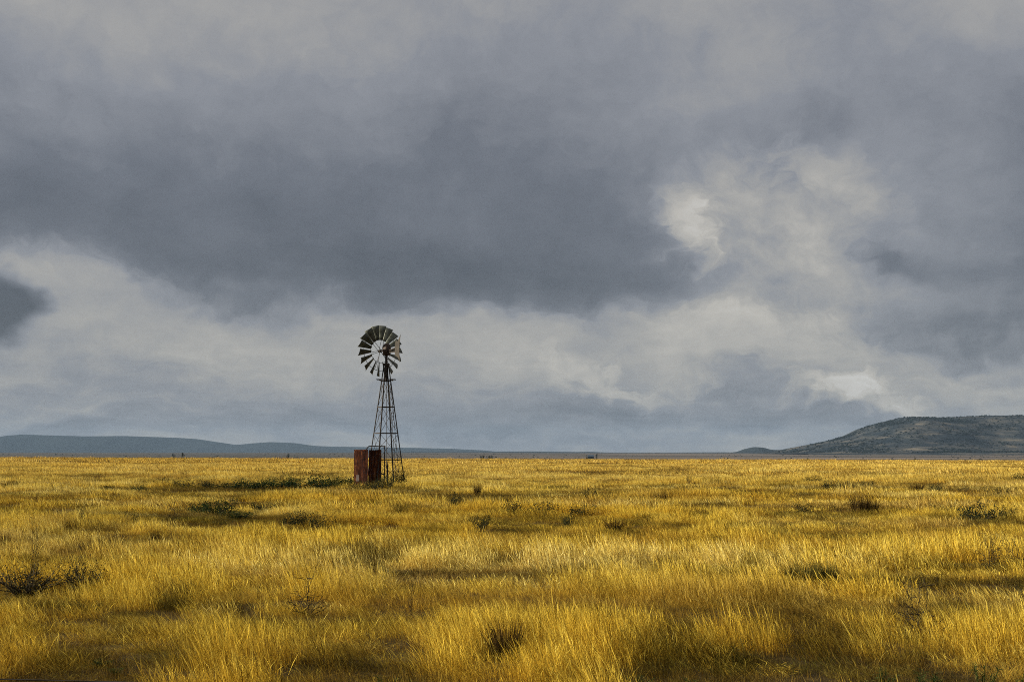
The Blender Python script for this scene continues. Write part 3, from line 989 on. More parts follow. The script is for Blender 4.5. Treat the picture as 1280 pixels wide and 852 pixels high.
# ------------------------------------------------------------------ shrubs, tussocks and weeds that can be counted
def leafy(seed, n_stem=12, n_leaf=900, flat=0.75, leaf=0.045, mats=('leaf_dark', 'leaf_grey')):
    """unit-size shrub: twigs and a broken crown of leaf clumps"""
    g = np.random.default_rng(seed)
    st = MB(); lf = MB()
    tips = []
    for i in range(n_stem):
        a = g.random() * 6.28; rr = 0.25 + 0.7 * g.random()
        tip = Vector((rr * math.cos(a), rr * math.sin(a), flat * (0.35 + 0.65 * g.random()) * (1.15 - 0.45 * rr)))
        mid = tip * 0.5 + Vector((g.normal(0, 0.07), g.normal(0, 0.07), 0.06))
        st.tube([(0.05 * math.cos(a), 0.05 * math.sin(a), -0.08), mid, tip], [0.03, 0.018, 0.007], 5, g.random())
        for j in range(2):
            t2 = tip + Vector((g.normal(0, 0.16), g.normal(0, 0.16), abs(g.normal(0, 0.16))))
            st.tube([mid * 0.4 + tip * 0.6, t2], [0.012, 0.005], 4, g.random())
            tips.append(t2)
        tips.append(tip); tips.append(mid)
    per = max(1, n_leaf // len(tips))
    for t in tips:
        cr = g.random()
        sp = 0.10 + 0.12 * g.random()
        for j in range(per):
            p = t + Vector((g.normal(0, sp), g.normal(0, sp), g.normal(0, sp * 0.8)))
            if p.z < 0.0: p.z = abs(p.z) * 0.5
            u = Vector(g.normal(0, 1, 3)).normalized(); v = u.orthogonal().normalized()
            s = leaf * (0.5 + g.random())
            lf.add([p - u * s, p + v * s * 0.45, p + u * s, p - v * s * 0.45], [(0, 1, 2, 3)], float(np.clip(0.6 * cr + 0.4 * g.random(), 0, 1)))
    return st.mesh('twigs', M[mats[1]], True), lf.mesh('foliage', M[mats[0]], True)


def dead(seed, n=11, flat=0.8):
    """unit-size leafless thorn bush: crooked forking twigs"""
    g = np.random.default_rng(seed)
    mb = MB()

    def grow(p, d, L, r, lev):
        pts = [p]; q = p.copy(); dd = d.copy()
        ns = 4
        for i in range(ns):
            dd = (dd + Vector(g.normal(0, 0.34, 3))).normalized()
            if dd.z < -0.1: dd.z *= -0.3
            q = q + dd * (L / ns); pts.append(q.copy())
            if lev > 0 and g.random() < 0.75:
                sd = (dd + Vector(g.normal(0, 0.9, 3))).normalized()
                grow(q.copy(), sd, L * (0.45 + 0.3 * g.random()), r * 0.62, lev - 1)
            if lev <= 1 and g.random() < 0.6:
                th = Vector(g.normal(0, 1, 3)).normalized() * 0.05
                mb.tube([q, q + th], [r * 0.5, r * 0.15], 3, g.random() * 0.5)
        mb.tube(pts, [r * (1 - 0.6 * i / ns) for i in range(ns + 1)], 5 if lev else 4, g.random() * 0.6)
    for i in range(n):
        a = i * 6.28 / n + g.normal(0, 0.3)
        d = Vector((math.cos(a), math.sin(a) * 0.8, 0.35 + 0.6 * g.random())).normalized()
        grow(Vector((0.06 * math.cos(a), 0.06 * math.sin(a), -0.05)), d, 0.85 + 0.25 * g.random(), 0.015, 2)
    return mb.mesh('branches', M['leaf_grey'], True)


def tussock(seed, mat, n=260, spread=0.75):
    g = np.random.default_rng(seed)
    mb = MB()
    for i in range(n):
        a = g.random() * 6.28; rr = 0.55 * math.sqrt(g.random())
        lean = spread * (0.25 + g.random()) * 0.7
        h = 0.55 + 0.65 * g.random()
        bx, by = rr * math.cos(a), rr * math.sin(a)
        dx, dy = lean * math.cos(a) + g.normal(0, 0.12) - 0.12, lean * math.sin(a) + g.normal(0, 0.12)
        f = g.random() * 3.14; w = 0.020 * (0.5 + g.random())
        fx, fy = math.cos(f), math.sin(f)
        vs = []; al = []
        for t in (0, 0.35, 0.7, 1.0):
            c = (bx + dx * h * t * (0.5 + 0.5 * t), by + dy * h * t * (0.5 + 0.5 * t), h * t * (1 - 0.25 * lean * t) - 0.05)
            ww = w * (1 - 0.9 * t)
            vs += [(c[0] - fx * ww, c[1] - fy * ww, c[2]), (c[0] + fx * ww, c[1] + fy * ww, c[2])]; al += [t, t]
        mb.add(vs, [(0, 1, 3, 2), (2, 3, 5, 4), (4, 5, 7, 6)], g.random(), al)
    return mb.mesh('blades', M[mat], True)


def weed(seed, n=90):
    """broad-leaved green weed: leafy upright stems with pointed leaves"""
    g = np.random.default_rng(seed)
    st, lf = MB(), MB()
    for s in range(7):
        a = g.random() * 6.28; l = 0.2 + 0.45 * g.random(); h = 0.6 + 0.5 * g.random()
        base = Vector((0.12 * math.cos(a), 0.12 * math.sin(a), -0.05))
        tip = Vector((l * math.cos(a), l * math.sin(a), h))
        mid = base.lerp(tip, 0.5) + Vector((0, 0, 0.08))
        st.tube([base, mid, tip], [0.022, 0.016, 0.008], 5, 0.4)
        for j in range(n // 2):
            t = 0.12 + 0.88 * g.random()
            p = base.lerp(mid, t * 2) if t < 0.5 else mid.lerp(tip, t * 2 - 1)
            b = g.random() * 6.28
            d = Vector((math.cos(b), math.sin(b), 0.15 + 0.7 * g.random())).normalized()
            sd = d.cross(Vector((0, 0, 1))).normalized()
            L = 0.16 + 0.18 * g.random(); w = L * 0.075
            dr = Vector((0, 0, -0.25 * L))
            lf.add([p, p + d * L * 0.45 + sd * w, p + d * L + dr, p + d * L * 0.45 - sd * w], [(0, 1, 2, 3)], g.random())
    return st.mesh('stems', M['leaf_weed'], True), lf.mesh('foliage', M['leaf_weed'], True)


KIND = {
    'dark': [leafy(400 + k, flat=0.62) for k in range(4)],
    'green': [leafy(420 + k, n_stem=14, n_leaf=1300, flat=0.5, leaf=0.045, mats=('leaf_green', 'leaf_grey')) for k in range(4)],
    'grey': [leafy(440 + k, n_stem=40, n_leaf=1300, flat=0.7, leaf=0.030, mats=('leaf_heath', 'leaf_grey')) for k in range(2)],
    'dead': [(dead(460 + k),) for k in range(3)],
    'tuss': [(tussock(480 + k, 'tuss'),) for k in range(4)],
    'olive': [(tussock(500 + k, 'olive', 320, 0.6),) for k in range(2)],
    'weed': [weed(520 + k) for k in range(3)],
}
KNAME = {'dark': ('shrub', 'shrub'), 'green': ('shrub', 'shrub'), 'grey': ('twiggy_shrub', 'shrub'), 'dead': ('dead_shrub', 'dead shrub'), 'tuss': ('grass_tussock', 'grass tussock'), 'olive': ('grass_tussock', 'grass tussock'), 'weed': ('weed_plant', 'weed')}
KGRP = {'dark': 'dark shrubs in the grassland', 'green': 'green shrubs in the grassland', 'grey': 'twiggy shrubs in the grassland', 'dead': 'dead thorn shrubs in the grass', 'tuss': 'dark tussocks in the grassland', 'olive': 'olive tussocks in the grassland', 'weed': 'green weeds in the foreground grass'}
PARTN = {2: ('twigs', 'foliage')}
_cnt = {}


def plant(kind, px, py, half_w, h, label, lift=0.0, Y=None, sx=1.0):
    """a plant whose foot is at pixel (px,py); half_w in pixels, h in metres"""
    Y = Y or row_to_y(py)
    for _ in range(6):      # the foot lies on the real ground
        z = g1(ray(px, HOR)[0] * Y, Y)
        Y = 0.5 * Y + 0.5 * (EYE - z) * F / max(py - HOR, 2.0)
    x = ray(px, HOR)[0] * Y
    KS = {'green': (1.3, 1.1), 'dark': (1.25, 1.1), 'weed': (1.9, 0.44), 'tuss': (1.15, 0.85), 'olive': (1.1, 0.72)}.get(kind, (1.05, 1.15))
    w = half_w / F * Y * KS[0]; h = h * KS[1] * ({'dark': 1.3, 'green': 1.15, 'tuss': 1.15}.get(kind, 1.0) if Y > 26 else 1.0)
    i = _cnt.get(kind, 0); _cnt[kind] = i + 1
    meshes = KIND[kind][i % len(KIND[kind])]
    nm, cat = KNAME[kind]
    rz = RNG.random() * 6.28
    loc = (x, Y, g1(x, Y) + lift)
    if len(meshes) == 1:
        o = bpy.data.objects.new(nm, meshes[0]); COL.objects.link(o)
        o.location = loc; o.rotation_euler = (0, 0, rz * (0.1 if kind in ('tuss', 'olive') else 1))
    else:
        o = empty(nm, loc, rz)
        for me in meshes:
            c = bpy.data.objects.new(me.name.split('.')[0], me); COL.objects.link(c); c.parent = o
    o.scale = (w, w * sx, h)
    tag(o, label, cat, KGRP[kind])
    return o


P_ = plant
# at the windmill and the tank
P_('dark', 500, 610, 9, 0.72, 'dark bushy shrub growing at the right foot of the windpump tower')
P_('dark', 486, 611, 8, 0.60, 'low dark shrub under the middle of the windpump tower')
P_('dark', 477, 611, 6, 0.55, 'small shrub between the rusty tank and the tower')
P_('dark', 450, 613, 11, 0.36, 'low dark shrub in front of the sunlit side of the rusty tank')
P_('dark', 466, 613, 10, 0.42, 'dark shrub hugging the shaded side of the rusty tank')
# dark green belt left of the tank
for px, py, hw, h, lab in [
    (428, 610, 17, 0.62, 'green shrub touching the left of the tank, rightmost in the dark belt'),
    (398, 611, 20, 0.66, 'second shrub left of the tank in the dark green belt'),
    (370, 611, 17, 0.60, 'third shrub left of the tank in the dark green belt'),
    (345, 611, 18, 0.55, 'fourth shrub left of the tank, under the bare upright twig'),
    (320, 612, 16, 0.52, 'fifth shrub left of the tank in the dark green belt'),
    (292, 611, 18, 0.50, 'sixth shrub left of the tank in the dark green belt'),
    (262, 610, 15, 0.40, 'seventh shrub left of the tank, thin part of the dark belt'),
    (234, 609, 15, 0.36, 'eighth shrub left of the tank, thin part of the dark belt'),
    (206, 609, 12, 0.36, 'leftmost shrub in the dark green belt left of the tank'),
]:
    P_('green' if px > 280 else 'dark', px, py, hw, h, lab)
P_('dead', 352, 603, 4, 0.7, 'small bare upright twig standing above the dark green belt')
P_('dead', 415, 597, 10, 0.35, 'low bare shrub in the grass just behind the dark belt')
# green patch below it
P_('green', 248, 642, 12, 0.42, 'green shrub at the left end of the foreground side green patch')
P_('green', 272, 644, 16, 0.45, 'tallest green shrub in the middle of the green patch left of centre')
P_('green', 302, 648, 18, 0.26, 'low bright green shrub at the right end of the green patch')
P_('dark', 330, 640, 14, 0.26, 'low brown shrub trailing right of the green patch')
P_('dark', 372, 658, 15, 0.34, 'dark low shrub on the left of the pair below the green patch')
P_('dark', 402, 662, 14, 0.34, 'dark low shrub on the right of the pair below the green patch')
P_('green', 137, 616, 8, 0.30, 'little green shrub far left near the start of the belt')
P_('green', 172, 614, 9, 0.34, 'small green shrub between the far left shrub and the belt')
P_('dark', 12, 613, 8, 0.35, 'dark shrub at the left edge on the windpump row')
P_('dark', 20, 614, 6, 0.4, 'second dark shrub beside the one at the left edge')
# left side
P_('dark', 102, 653, 7, 0.34, 'small dark round shrub in pale grass at left')
P_('dark', 168, 659, 7, 0.34, 'small black round shrub right of the pale grass at left')
P_('tuss', 197, 679, 7, 0.34, 'lone small dark tussock standing in golden grass at left')
P_('grey', 34, 746, 46, 0.40, 'widest grey twiggy shrub near the left edge')
P_('grey', 108, 738, 30, 0.36, 'brown twiggy shrub just right of the widest grey shrub')
P_('dead', 47, 732, 7, 0.75, 'tall bare stick rising out of the grey twiggy shrub')
P_('dead', 217, 662, 6, 0.5, 'slanting bare twig in golden grass below the green patch')
P_('tuss', 6, 685, 12, 0.4, 'dark tussock cut by the left edge of the picture')
# dark row at mid left
P_('tuss', 393, 714, 12, 0.32, 'leftmost dark tussock in the row along the bare strip')
P_('tuss', 416, 715, 14, 0.34, 'second dark tussock in the row along the bare strip')
P_('tuss', 443, 715, 15, 0.36, 'third and tallest dark tussock in the row along the bare strip')
P_('tuss', 468, 715, 13, 0.32, 'rightmost dark tussock in the row along the bare strip')
P_('dead', 384, 766, 24, 0.36, 'leafless crooked shrub in golden grass left of centre')
P_('tuss', 632, 818, 28, 0.40, 'big dark brown tussock in the foreground at bottom centre')
P_('dead', 515, 768, 5, 0.4, 'tiny bare twig in golden grass left of the bottom centre tussock')
# middle
P_('tuss', 597, 618, 6, 0.55, 'upright brown tussock right of the windpump')
P_('dark', 568, 634, 10, 0.40, 'dark shrub low in the grass right of the windpump')
P_('dark', 645, 646, 16, 0.38, 'left half of the dark low shrub pair right of centre')
P_('dark', 678, 646, 18, 0.38, 'right half of the dark low shrub pair right of centre')
P_('dark', 728, 645, 15, 0.30, 'dark shrub next to the low pair right of centre')
P_('dark', 735, 624, 10, 0.34, 'small dark shrub in pale grass behind the low pair')
P_('dark', 602, 663, 10, 0.32, 'dim dark shrub in the grass left of the black tussock')
P_('tuss', 768, 665, 14, 0.40, 'black tussock right of centre with yellow grass before it')
P_('tuss', 825, 628, 11, 0.45, 'red brown tussock in pale grass right of centre')
P_('dark', 710, 658, 9, 0.28, 'small dark shrub just left of the black tussock')
P_('dead', 862, 606, 7, 0.5, 'thin bare shrub in pale far grass right of centre')
# right side
P_('tuss', 1074, 640, 15, 0.66, 'largest black spiky tussock on the right below the mesa')
P_('tuss', 1090, 640, 10, 0.40, 'lower black tussock attached to the right of the largest one')
P_('dark', 1037, 615, 8, 0.50, 'dark shrub behind and left of the largest black tussock')
P_('dark', 1058, 613, 10, 0.34, 'low dark shrub behind the largest black tussock')
P_('dark', 1083, 612, 8, 0.36, 'small dark shrub third in the row behind the largest tussock')
P_('tuss', 1146, 615, 10, 0.50, 'dark spiky tussock right of the row behind the largest one')
P_('dark', 1166, 614, 12, 0.30, 'low dark shrub joined to the spiky tussock on the right')
P_('dark', 1018, 604, 10, 0.40, 'dark shrub farthest back on the right, left of the others')
P_('dark', 1205, 598, 14, 0.34, 'dark low shrub in far grass near the right edge')
P_('dark', 1248, 619, 14, 0.30, 'flat dark shrub near the right edge')
P_('dark', 1274, 602, 9, 0.45, 'dark shrub touching the right edge in far grass')
P_('dead', 1204, 617, 8, 0.55, 'thin bare shrub near the right edge above the flat dark shrub')
P_('dark', 1225, 652, 20, 0.42, 'wide black shrub near the right edge, left piece')
P_('dark', 1252, 650, 14, 0.32, 'low black shrub right of the wide black shrub')
P_('dark', 1180, 646, 14, 0.28, 'low dark shrub left of the wide black shrub')
P_('dark', 1006, 643, 16, 0.28, 'low dark shrub left of the largest black tussock')
P_('dead', 1235, 708, 22, 0.44, 'dark crooked bare shrub at right, left of the edge one')
P_('dead', 1272, 706, 20, 0.44, 'dark crooked bare shrub cut by the right edge')
P_('olive', 1000, 727, 26, 0.40, 'olive green tussock in golden grass on the right, left one')
P_('olive', 1030, 725, 22, 0.38, 'olive green tussock in golden grass on the right, right one')
P_('dead', 1147, 794, 33, 0.46, 'wide leafless thorny shrub in golden grass at lower right')
# foreground weeds
P_('weed', 797, 862, 16, 0.30, 'bright green star leaved weed at the bottom right of centre')
P_('weed', 818, 868, 15, 0.28, 'green weed just right of the bright star leaved weed')
P_('weed', 866, 872, 16, 0.34, 'dim green weed in the dark patch at the bottom')
P_('weed', 1095, 862, 20, 0.36, 'green weed at lower right below the thorny shrub')
P_('weed', 1150, 866, 22, 0.42, 'tall green weed directly under the thorny shrub')
P_('weed', 1222, 866, 20, 0.46, 'green weed with a bare tip near the bottom right corner')
P_('weed', 1262, 868, 16, 0.36, 'green weed in the bottom right corner')
P_('weed', 135, 828, 16, 0.12, 'flat green weed on the bare patch at bottom left')
P_('weed', 152, 838, 12, 0.12, 'second flat green weed on the bare patch at bottom left')
P_('weed', 482, 866, 15, 0.30, 'green weed at the bottom edge left of centre')
P_('weed', 520, 868, 12, 0.28, 'smaller green weed at the bottom edge beside the left one')


# ------------------------------------------------------------------ far tree and buildings
def crown_mesh(seed, n, leaf, mat):
    g = np.random.default_rng(seed); mb = MB()
    lobes = [(Vector((g.normal(0, 0.35), g.normal(0, 0.35), 0.62 + g.normal(0, 0.14))), 0.22 + 0.18 * g.random()) for _ in range(9)]
    for c, r in lobes:
        k = g.random()
        for _ in range(n // 9):
            p = c + Vector(g.normal(0, 1, 3)).normalized() * r * (0.5 + 0.5 * g.random())
            u = Vector(g.normal(0, 1, 3)).normalized(); v = u.orthogonal().normalized()
            s = leaf * (0.5 + g.random())
            mb.add([p - u * s, p + v * s * 0.6, p + u * s, p - v * s * 0.6], [(0, 1, 2, 3)], float(np.clip(0.5 * k + 0.5 * g.random(), 0, 1)))
    return mb.mesh('crown', mat, True)


def far_tree(px, Y, top_py, half_w, label, seed, foot_py=None):
    x = ray(px, HOR)[0] * Y
    z = g1(x, Y)
    h = EYE + (HOR - top_py) / F * Y - z
    t = empty('tree', (x, Y, z))
    st = MB(); st.tube([(0, 0, -0.05), (0.02, 0, 0.3), (-0.02, 0.03, 0.6)], [0.07, 0.05, 0.03], 6, 0.3)
    st.tube([(0.02, 0, 0.3), (0.2, 0.1, 0.62)], [0.035, 0.015], 5, 0.3); st.tube([(0, 0, 0.34), (-0.22, -0.05, 0.6)], [0.03, 0.012], 5, 0.3)
    st.build('trunk', M['leaf_grey'], t, attrs=True)
    me = crown_mesh(seed, 260, 0.07, M['leaf_far'])
    c = bpy.data.objects.new('crown', me); COL.objects.link(c); c.parent = t
    w = half_w / F * Y * 1.6
    t.scale = (w, w, h / 0.95)
    tag(t, label, 'tree', 'lone trees on the far plain')
    return t


far_tree(228.5, 455, 566.2, 1.6, 'tiny round dark tree on the horizon at left', 601)
far_tree(217, 1500, 567.2, 1.8, 'faint tiny bush tree left of the round dark one on the horizon', 602)
far_tree(360, 1500, 567.4, 2.2, 'faint low tree on the horizon between windpump and left edge', 603)
far_tree(604, 1400, 569.0, 3.0, 'low dark tree on the horizon right of the windpump', 604)
far_tree(613, 1400, 569.2, 3.0, 'low dark tree just right of another right of the windpump', 605)
far_tree(745.6, 1500, 565.6, 1.2, 'tiny upright tree beside the far farm shed', 606)
far_tree(733.5, 1250, 568.9, 2.0, 'low dark tree at the left end of the far farm shed', 607)
far_tree(1143, 900, 571.2, 2.2, 'small dark tree on the plain below the mesa', 608)


def build_shed():
    Y = 1260
    k = Y / F
    x = ray(738.5, HOR)[0] * Y
    z = g1(x, Y)
    top = EYE + (HOR - 568.0) * k
    H = top - z
    S = empty('farm_shed', (x, Y, z))
    tag(S, 'tiny dark blue farm shed on the far plain right of centre', 'shed')
    m, nt, out = new_mat('blue_painted_iron')
    p = nt.nodes.new('ShaderNodeBsdfPrincipled')
    nn = noise(nt, coords(nt), 1.2, 4)
    lk(nt, ramp(nt, nn.outputs[0], [(0.3, (0.018, 0.04, 0.075)), (0.7, (0.035, 0.065, 0.11))]), p.inputs['Base Color']); lk(nt, p.outputs[0], out.inputs['Surface'])
    m2 = mat_noise('shed_roof_iron', [(0.3, (0.03, 0.05, 0.08)), (0.7, (0.07, 0.09, 0.12))], nscale=2, rough=0.7)
    hw = 3.6 * k
    mb = MB(); mb.box((0, 0, H * 0.40), (2 * hw, 4.5, H * 0.80)); mb.build('wall', m, S)
    mb = MB()
    vs = [(-hw - 0.2, -2.5, H * 0.80), (hw + 0.2, -2.5, H * 0.80), (hw + 0.2, 2.5, H * 0.80), (-hw - 0.2, 2.5, H * 0.80), (-hw - 0.2, 0, H), (hw + 0.2, 0, H)]
    mb.add(vs, [(0, 1, 5, 4), (2, 3, 4, 5), (0, 4, 3), (1, 2, 5), (3, 2, 1, 0)]); mb.build('roof', m2, S)
    mb = MB(); mb.box((hw * 0.3, -2.27, H * 0.3), (0.9, 0.06, H * 0.58)); mb.build('door', M['gear'], S)
    mb = MB(); mb.box((-hw - 1.0, 0.2, H * 0.28), (1.9, 3.4, H * 0.56)); mb.build('lean_to', M['steel'], S)


build_shed()

# ------------------------------------------------------------------ sky
SUN_AZ = R(-93)     # clockwise from straight ahead; from the left and slightly behind the camera
SUN_EL = R(19)
EXPOSURE = 0.86


class E:
    """tiny expression wrapper over math nodes"""
    nt = None

    def __init__(s, sock): s.s = sock

    @staticmethod
    def op(o, *a):
        n = E.nt.nodes.new('ShaderNodeMath'); n.operation = o
        for i, q in enumerate(a):
            if isinstance(q, E): E.nt.links.new(q.s, n.inputs[i])
            else: n.inputs[i].default_value = q
        return E(n.outputs[0])
    def __add__(s, o): return E.op('ADD', s, o)
    __radd__ = __add__
    def __sub__(s, o): return E.op('SUBTRACT', s, o)
    def __rsub__(s, o): return E.op('SUBTRACT', o, s)
    def __mul__(s, o): return E.op('MULTIPLY', s, o)
    __rmul__ = __mul__
    def __truediv__(s, o): return E.op('DIVIDE', s, o)
    def __rtruediv__(s, o): return E.op('DIVIDE', o, s)


def build_sky():
    w = bpy.data.worlds.new('World'); SC.world = w; w.use_nodes = True
    nt = w.node_tree; E.nt = nt
    for n in list(nt.nodes): nt.nodes.remove(n)
    out = nt.nodes.new('ShaderNodeOutputWorld'); bg = nt.nodes.new('ShaderNodeBackground')
    tc = nt.nodes.new('ShaderNodeTexCoord')
    sep = nt.nodes.new('ShaderNodeSeparateXYZ'); lk(nt, tc.outputs['Generated'], sep.inputs[0])
    X, Y, Z = [E(o) for o in sep.outputs]
    az = E.op('ARCTAN2', X, Y)
    hd = E.op('SQRT', X * X + Y * Y)
    el = E.op('ARCTAN2', E.op('MAXIMUM', Z, -0.02), hd)

    def vec(a, b, c=0.0):
        n = nt.nodes.new('ShaderNodeCombineXYZ')
        for i, q in enumerate((a, b, c)):
            if isinstance(q, E): lk(nt, q.s, n.inputs[i])
            else: n.inputs[i].default_value = q
        return n.outputs[0]

    def nz(v, scale, detail=6, rough=0.55, dist=0.0, col=False):
        n = noise(nt, v, scale, detail, rough, dist)
        return n.outputs['Color'] if col else E(n.outputs[0])

    uv0 = vec(az, el)

    def warp(v, scale, amp, detail=4, sy=1.0):
        mp = nt.nodes.new('ShaderNodeMapping'); mp.inputs['Scale'].default_value = (1, sy, 1); lk(nt, v, mp.inputs['Vector'])
        c = nz(mp.outputs[0], scale, detail, 0.6, col=True)
        a = nt.nodes.new('ShaderNodeVectorMath'); a.operation = 'SUBTRACT'; lk(nt, c, a.inputs[0]); a.inputs[1].default_value = (0.5, 0.5, 0.5)
        b = nt.nodes.new('ShaderNodeVectorMath'); b.operation = 'MULTIPLY'; lk(nt, a.outputs[0], b.inputs[0]); b.inputs[1].default_value = (amp, amp, 0)
        d = nt.nodes.new('ShaderNodeVectorMath'); d.operation = 'ADD'; lk(nt, v, d.inputs[0]); lk(nt, b.outputs[0], d.inputs[1])
        return d.outputs[0]
    soft_ = warp(uv0, 8, 0.085, 4, 1.4)          # slow billows
    hard_ = warp(warp(soft_, 22, 0.06, 6, 1.3), 70, 0.03, 6, 1.2)       # ragged edges

    def pix(px, py):
        x, z = ray(px, py)
        return math.atan2(x, 1), math.atan2(z, math.hypot(x, 1))

    def blob(px, py, rx, ry, amp, rot=0.0, src=None, edge=None):
        """a patch of lighter or darker cloud; edge=(lo,hi) gives it a defined outline"""
        a, e = pix(px, py)
        mp = nt.nodes.new('ShaderNodeMapping'); mp.vector_type = 'TEXTURE'
        mp.inputs['Location'].default_value = (a, e, 0); mp.inputs['Rotation'].default_value = (0, 0, R(rot)); mp.inputs['Scale'].default_value = (rx / F, ry / F, 1)
        lk(nt, src or soft_, mp.inputs['Vector'])
        g = nt.nodes.new('ShaderNodeTexGradient'); g.gradient_type = 'SPHERICAL'; lk(nt, mp.outputs[0], g.inputs[0])
        mr = nt.nodes.new('ShaderNodeMapRange'); mr.interpolation_type = 'SMOOTHSTEP'
        mr.inputs[1].default_value = edge[0] if edge else 0.0; mr.inputs[2].default_value = edge[1] if edge else 1.0
        mr.inputs[3].default_value = 0; mr.inputs[4].default_value = amp
        lk(nt, g.outputs['Fac'], mr.inputs[0])
        return E(mr.outputs[0])

    def add(*bs):
        s = bs[0]
        for b in bs[1:]: s = s + b
        return s

    hsep = nt.nodes.new('ShaderNodeSeparateXYZ'); lk(nt, hard_, hsep.inputs[0])
    ssep = nt.nodes.new('ShaderNodeSeparateXYZ'); lk(nt, soft_, ssep.inputs[0])
    hv = E(hsep.outputs[1]); sv = E(ssep.outputs[1])
    # --- height profile of the cloud deck: pale layer below, ragged base of the dark mass, lighter above
    lift = add(blob(40, 330, 330, 330, 0.036), blob(1000, 330, 420, 300, 0.0), blob(1240, 430, 260, 200, -0.03))
    vv = (hv * 0.55 + sv * 0.45) - lift
    n = nt.nodes.new('ShaderNodeFloatCurve')
    E.nt.links.new((vv * 2.0).s, n.inputs['Value'])
    cv = n.mapping.curves[0]
    tab = [(0.0, 0.535), (0.012, 0.53), (0.024, 0.49), (0.040, 0.51), (0.058, 0.55), (0.078, 0.562), (0.088, 0.535), (0.103, 0.425), (0.122, 0.365), (0.150, 0.36), (0.185, 0.385), (0.23, 0.44), (0.28, 0.50), (0.34, 0.55), (0.5, 0.60)]
    cv.points[0].location = (0.0, tab[0][1]); cv.points[1].location = (1.0, tab[-1][1])
    for v, L in tab[1:-1]:
        cv.points.new(v * 2, L)
    n.mapping.update()
    L = E(n.outputs[0])
    L = L + add(
        blob(60, 20, 620, 260, 0.045), blob(1180, 30, 520, 240, 0.02), blob(640, 60, 300, 140, -0.015),
        blob(620, 350, 420, 90, -0.045), blob(300, 350, 260, 90, -0.03), blob(60, 250, 260, 120, -0.01),
        blob(540, 290, 130, 45, 0.035), blob(840, 130, 300, 80, 0.03, 12),
        # lighter opening on the right
        blob(1000, 300, 330, 190, 0.17), blob(960, 240, 220, 110, 0.04), blob(1060, 320, 200, 100, 0.03),
        blob(856, 276, 50, 78, 0.17, 8, hard_, (0.0, 1.0)), blob(880, 290, 120, 110, 0.05), blob(1040, 206, 110, 40, 0.07, -20, hard_, (0.0, 1.0)), blob(950, 190, 160, 30, 0.05, 12, hard_, (0.0, 1.0)),
        
        blob(1148, 338, 66, 20, -0.07, -24, soft_, (0.0, 1.0)), blob(1095, 315, 70, 26, -0.05, -32, hard_, (0.0, 1.0)),
        blob(1240, 240, 260, 150, 0.03), blob(1120, 400, 240, 60, 0.02), blob(1200, 380, 160, 40, 0.05, -8), blob(880, 395, 180, 60, 0.07),
        # lower deck
        blob(150, 440, 280, 70, 0.03), blob(620, 440, 160, 60, 0.04), blob(900, 430, 300, 60, 0.0),
        blob(770, 478, 150, 32, 0.10, -16, hard_, (0.0, 0.9)), blob(700, 512, 180, 32, -0.06), blob(905, 488, 120, 36, -0.05, 0, hard_, (0.0, 1.0)),
        blob(1050, 488, 92, 40, 0.15, -4, hard_, (0.03, 0.8)), blob(1140, 505, 44, 22, 0.08, 0, hard_, (0.0, 0.9)), blob(1255, 500, 90, 26, 0.05, 0, hard_),
        blob(1000, 525, 300, 26, -0.045), blob(230, 528, 460, 30, -0.05), blob(560, 528, 300, 30, -0.03), blob(400, 470, 200, 34, 0.0),
    )
    # dark scrap of cloud at the left edge
    L = L + blob(-4, 386, 54, 44, -0.28, 8, soft_, (0.02, 0.65))
    # texture: broad mottling, finer billows, a little flattening towards the horizon
    dome = 1.0 / (el + 0.10)
    pl = vec(az * dome, dome * 0.8)
    L = L + (nz(pl, 2.4, 7, 0.58, 0.3) - 0.5) * 0.11
    L = L + (nz(uv0, 11, 8, 0.66, 0.3) - 0.5) * 0.15
    L = L + (nz(hard_, 30, 8, 0.64) - 0.5) * 0.07
    open_ = add(blob(990, 290, 300, 190, 1.0), blob(1060, 490, 160, 60, 0.6), blob(800, 480, 160, 60, 0.6))
    wl = nt.nodes.new('ShaderNodeMapping'); wl.inputs['Scale'].default_value = (1.0, 1.25, 1); wl.inputs['Rotation'].default_value = (0, 0, R(25)); lk(nt, soft_, wl.inputs['Vector'])
    L = L + (nz(wl.outputs[0], 20, 9, 0.64, 0.0) - 0.48) * open_ * 0.36
    # long flat streaks in the layer near the horizon
    st = nt.nodes.new('ShaderNodeMapping'); st.inputs['Scale'].default_value = (1.0, 5.0, 1); st.inputs['Rotation'].default_value = (0, 0, R(-3)); lk(nt, soft_, st.inputs['Vector'])
    lowm = E.op('MAXIMUM', 1.0 - el * 8.0, 0.0)
    L = L + (nz(st.outputs[0], 9, 6, 0.6, 0.2) - 0.5) * lowm * 0.42
    # brighter break in the cloud around the sun, outside the picture on the left
    dz_ = E.op('ABSOLUTE', az - SUN_AZ)
    L = L + E.op('MAXIMUM', 0.7 - dz_, 0.0) * 0.25
    nr = nt.nodes.new('ShaderNodeValToRGB')
    def s2l(c): return tuple(((q / 255) / 12.92 if q / 255 < 0.04045 else ((q / 255 + 0.055) / 1.055) ** 2.4) for q in c)
    stops = [(0.0, (40, 43, 50)), (0.28, (71, 74, 82)), (0.40, (97, 100, 108)), (0.50, (125, 127, 133)), (0.58, (150, 148, 145)), (0.65, (170, 166, 159)), (0.75, (192, 190, 186)), (0.9, (226, 226, 225))]
    e = nr.color_ramp.elements
    e[0].position = stops[0][0]; e[0].color = (*s2l(stops[0][1]), 1); e[1].position = stops[-1][0]; e[1].color = (*s2l(stops[-1][1]), 1)
    for p, c in stops[1:-1]:
        q = e.new(p); q.color = (*s2l(c), 1)
    E.nt.links.new(L.s, nr.inputs[0])
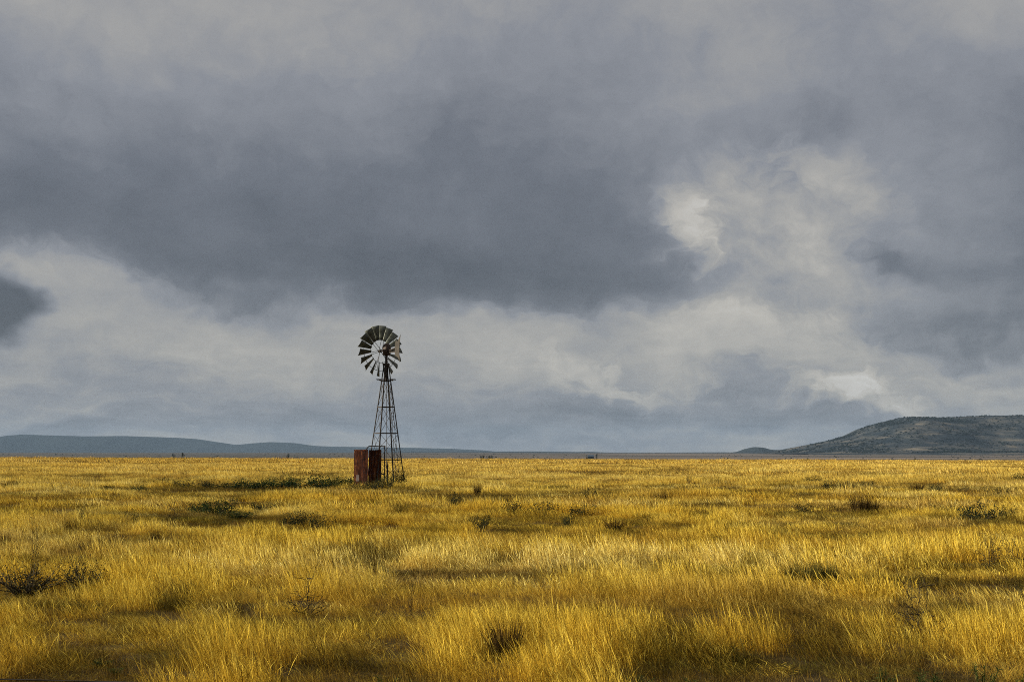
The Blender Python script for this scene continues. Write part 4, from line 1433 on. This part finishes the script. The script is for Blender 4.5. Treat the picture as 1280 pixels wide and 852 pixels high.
    # clear sky glimpsed through the deck
    sk = nt.nodes.new('ShaderNodeTexSky'); sk.sky_type = 'NISHITA'; sk.sun_disc = False
    sk.sun_elevation = SUN_EL; sk.sun_rotation = SUN_AZ
    up = nt.nodes.new('ShaderNodeVectorMath'); up.operation = 'SCALE'; lk(nt, nr.outputs[0], up.inputs[0]); up.inputs['Scale'].default_value = 6.9
    mx = nt.nodes.new('ShaderNodeMix'); mx.data_type = 'RGBA'; mx.inputs[0].default_value = 0.96
    lk(nt, sk.outputs[0], mx.inputs[6]); lk(nt, up.outputs[0], mx.inputs[7])
    lk(nt, mx.outputs[2], bg.inputs['Color'])
    bg.inputs['Strength'].default_value = 0.10
    lk(nt, bg.outputs[0], out.inputs['Surface'])
    w.cycles.sampling_method = 'MANUAL'; w.cycles.sample_map_resolution = 512


build_sky()

# ------------------------------------------------------------------ sun
sd = bpy.data.lights.new('sun', 'SUN'); sun = bpy.data.objects.new('sun', sd); COL.objects.link(sun)
sd.energy = 5.0; sd.angle = R(0.6); sd.color = (1.0, 0.885, 0.70)
dirv = Vector((math.sin(SUN_AZ) * math.cos(SUN_EL), math.cos(SUN_AZ) * math.cos(SUN_EL), math.sin(SUN_EL)))
sun.rotation_euler = dirv.to_track_quat('Z', 'Y').to_euler()
sun.location = (-30, -10, 40)

# ------------------------------------------------------------------ haze
HAZE = 3.4e-5
if HAZE:
    mb = MB(); mb.box((0, 6000, 190), (30000, 32000, 400))
    m, nt, out = new_mat('haze_air')
    pv = nt.nodes.new('ShaderNodeVolumePrincipled')
    pv.inputs['Color'].default_value = (0.29, 0.42, 0.61, 1)
    pv.inputs['Density'].default_value = HAZE
    lk(nt, pv.outputs[0], out.inputs['Volume'])
    o = mb.build('haze', m); tag(o, kind='stuff')

# ------------------------------------------------------------------ render settings
SC.render.engine = 'CYCLES'
cy = SC.cycles
cy.max_bounces = 5; cy.diffuse_bounces = 3; cy.glossy_bounces = 2; cy.transmission_bounces = 3; cy.transparent_max_bounces = 4; cy.volume_bounces = 0
cy.use_denoising = False
cy.pixel_filter_type = 'BLACKMAN_HARRIS'; cy.filter_width = 1.0
vs_ = SC.view_settings
vs_.view_transform = 'Standard'; vs_.look = 'None'; vs_.exposure = EXPOSURE; vs_.gamma = 1; vs_.use_curve_mapping = False
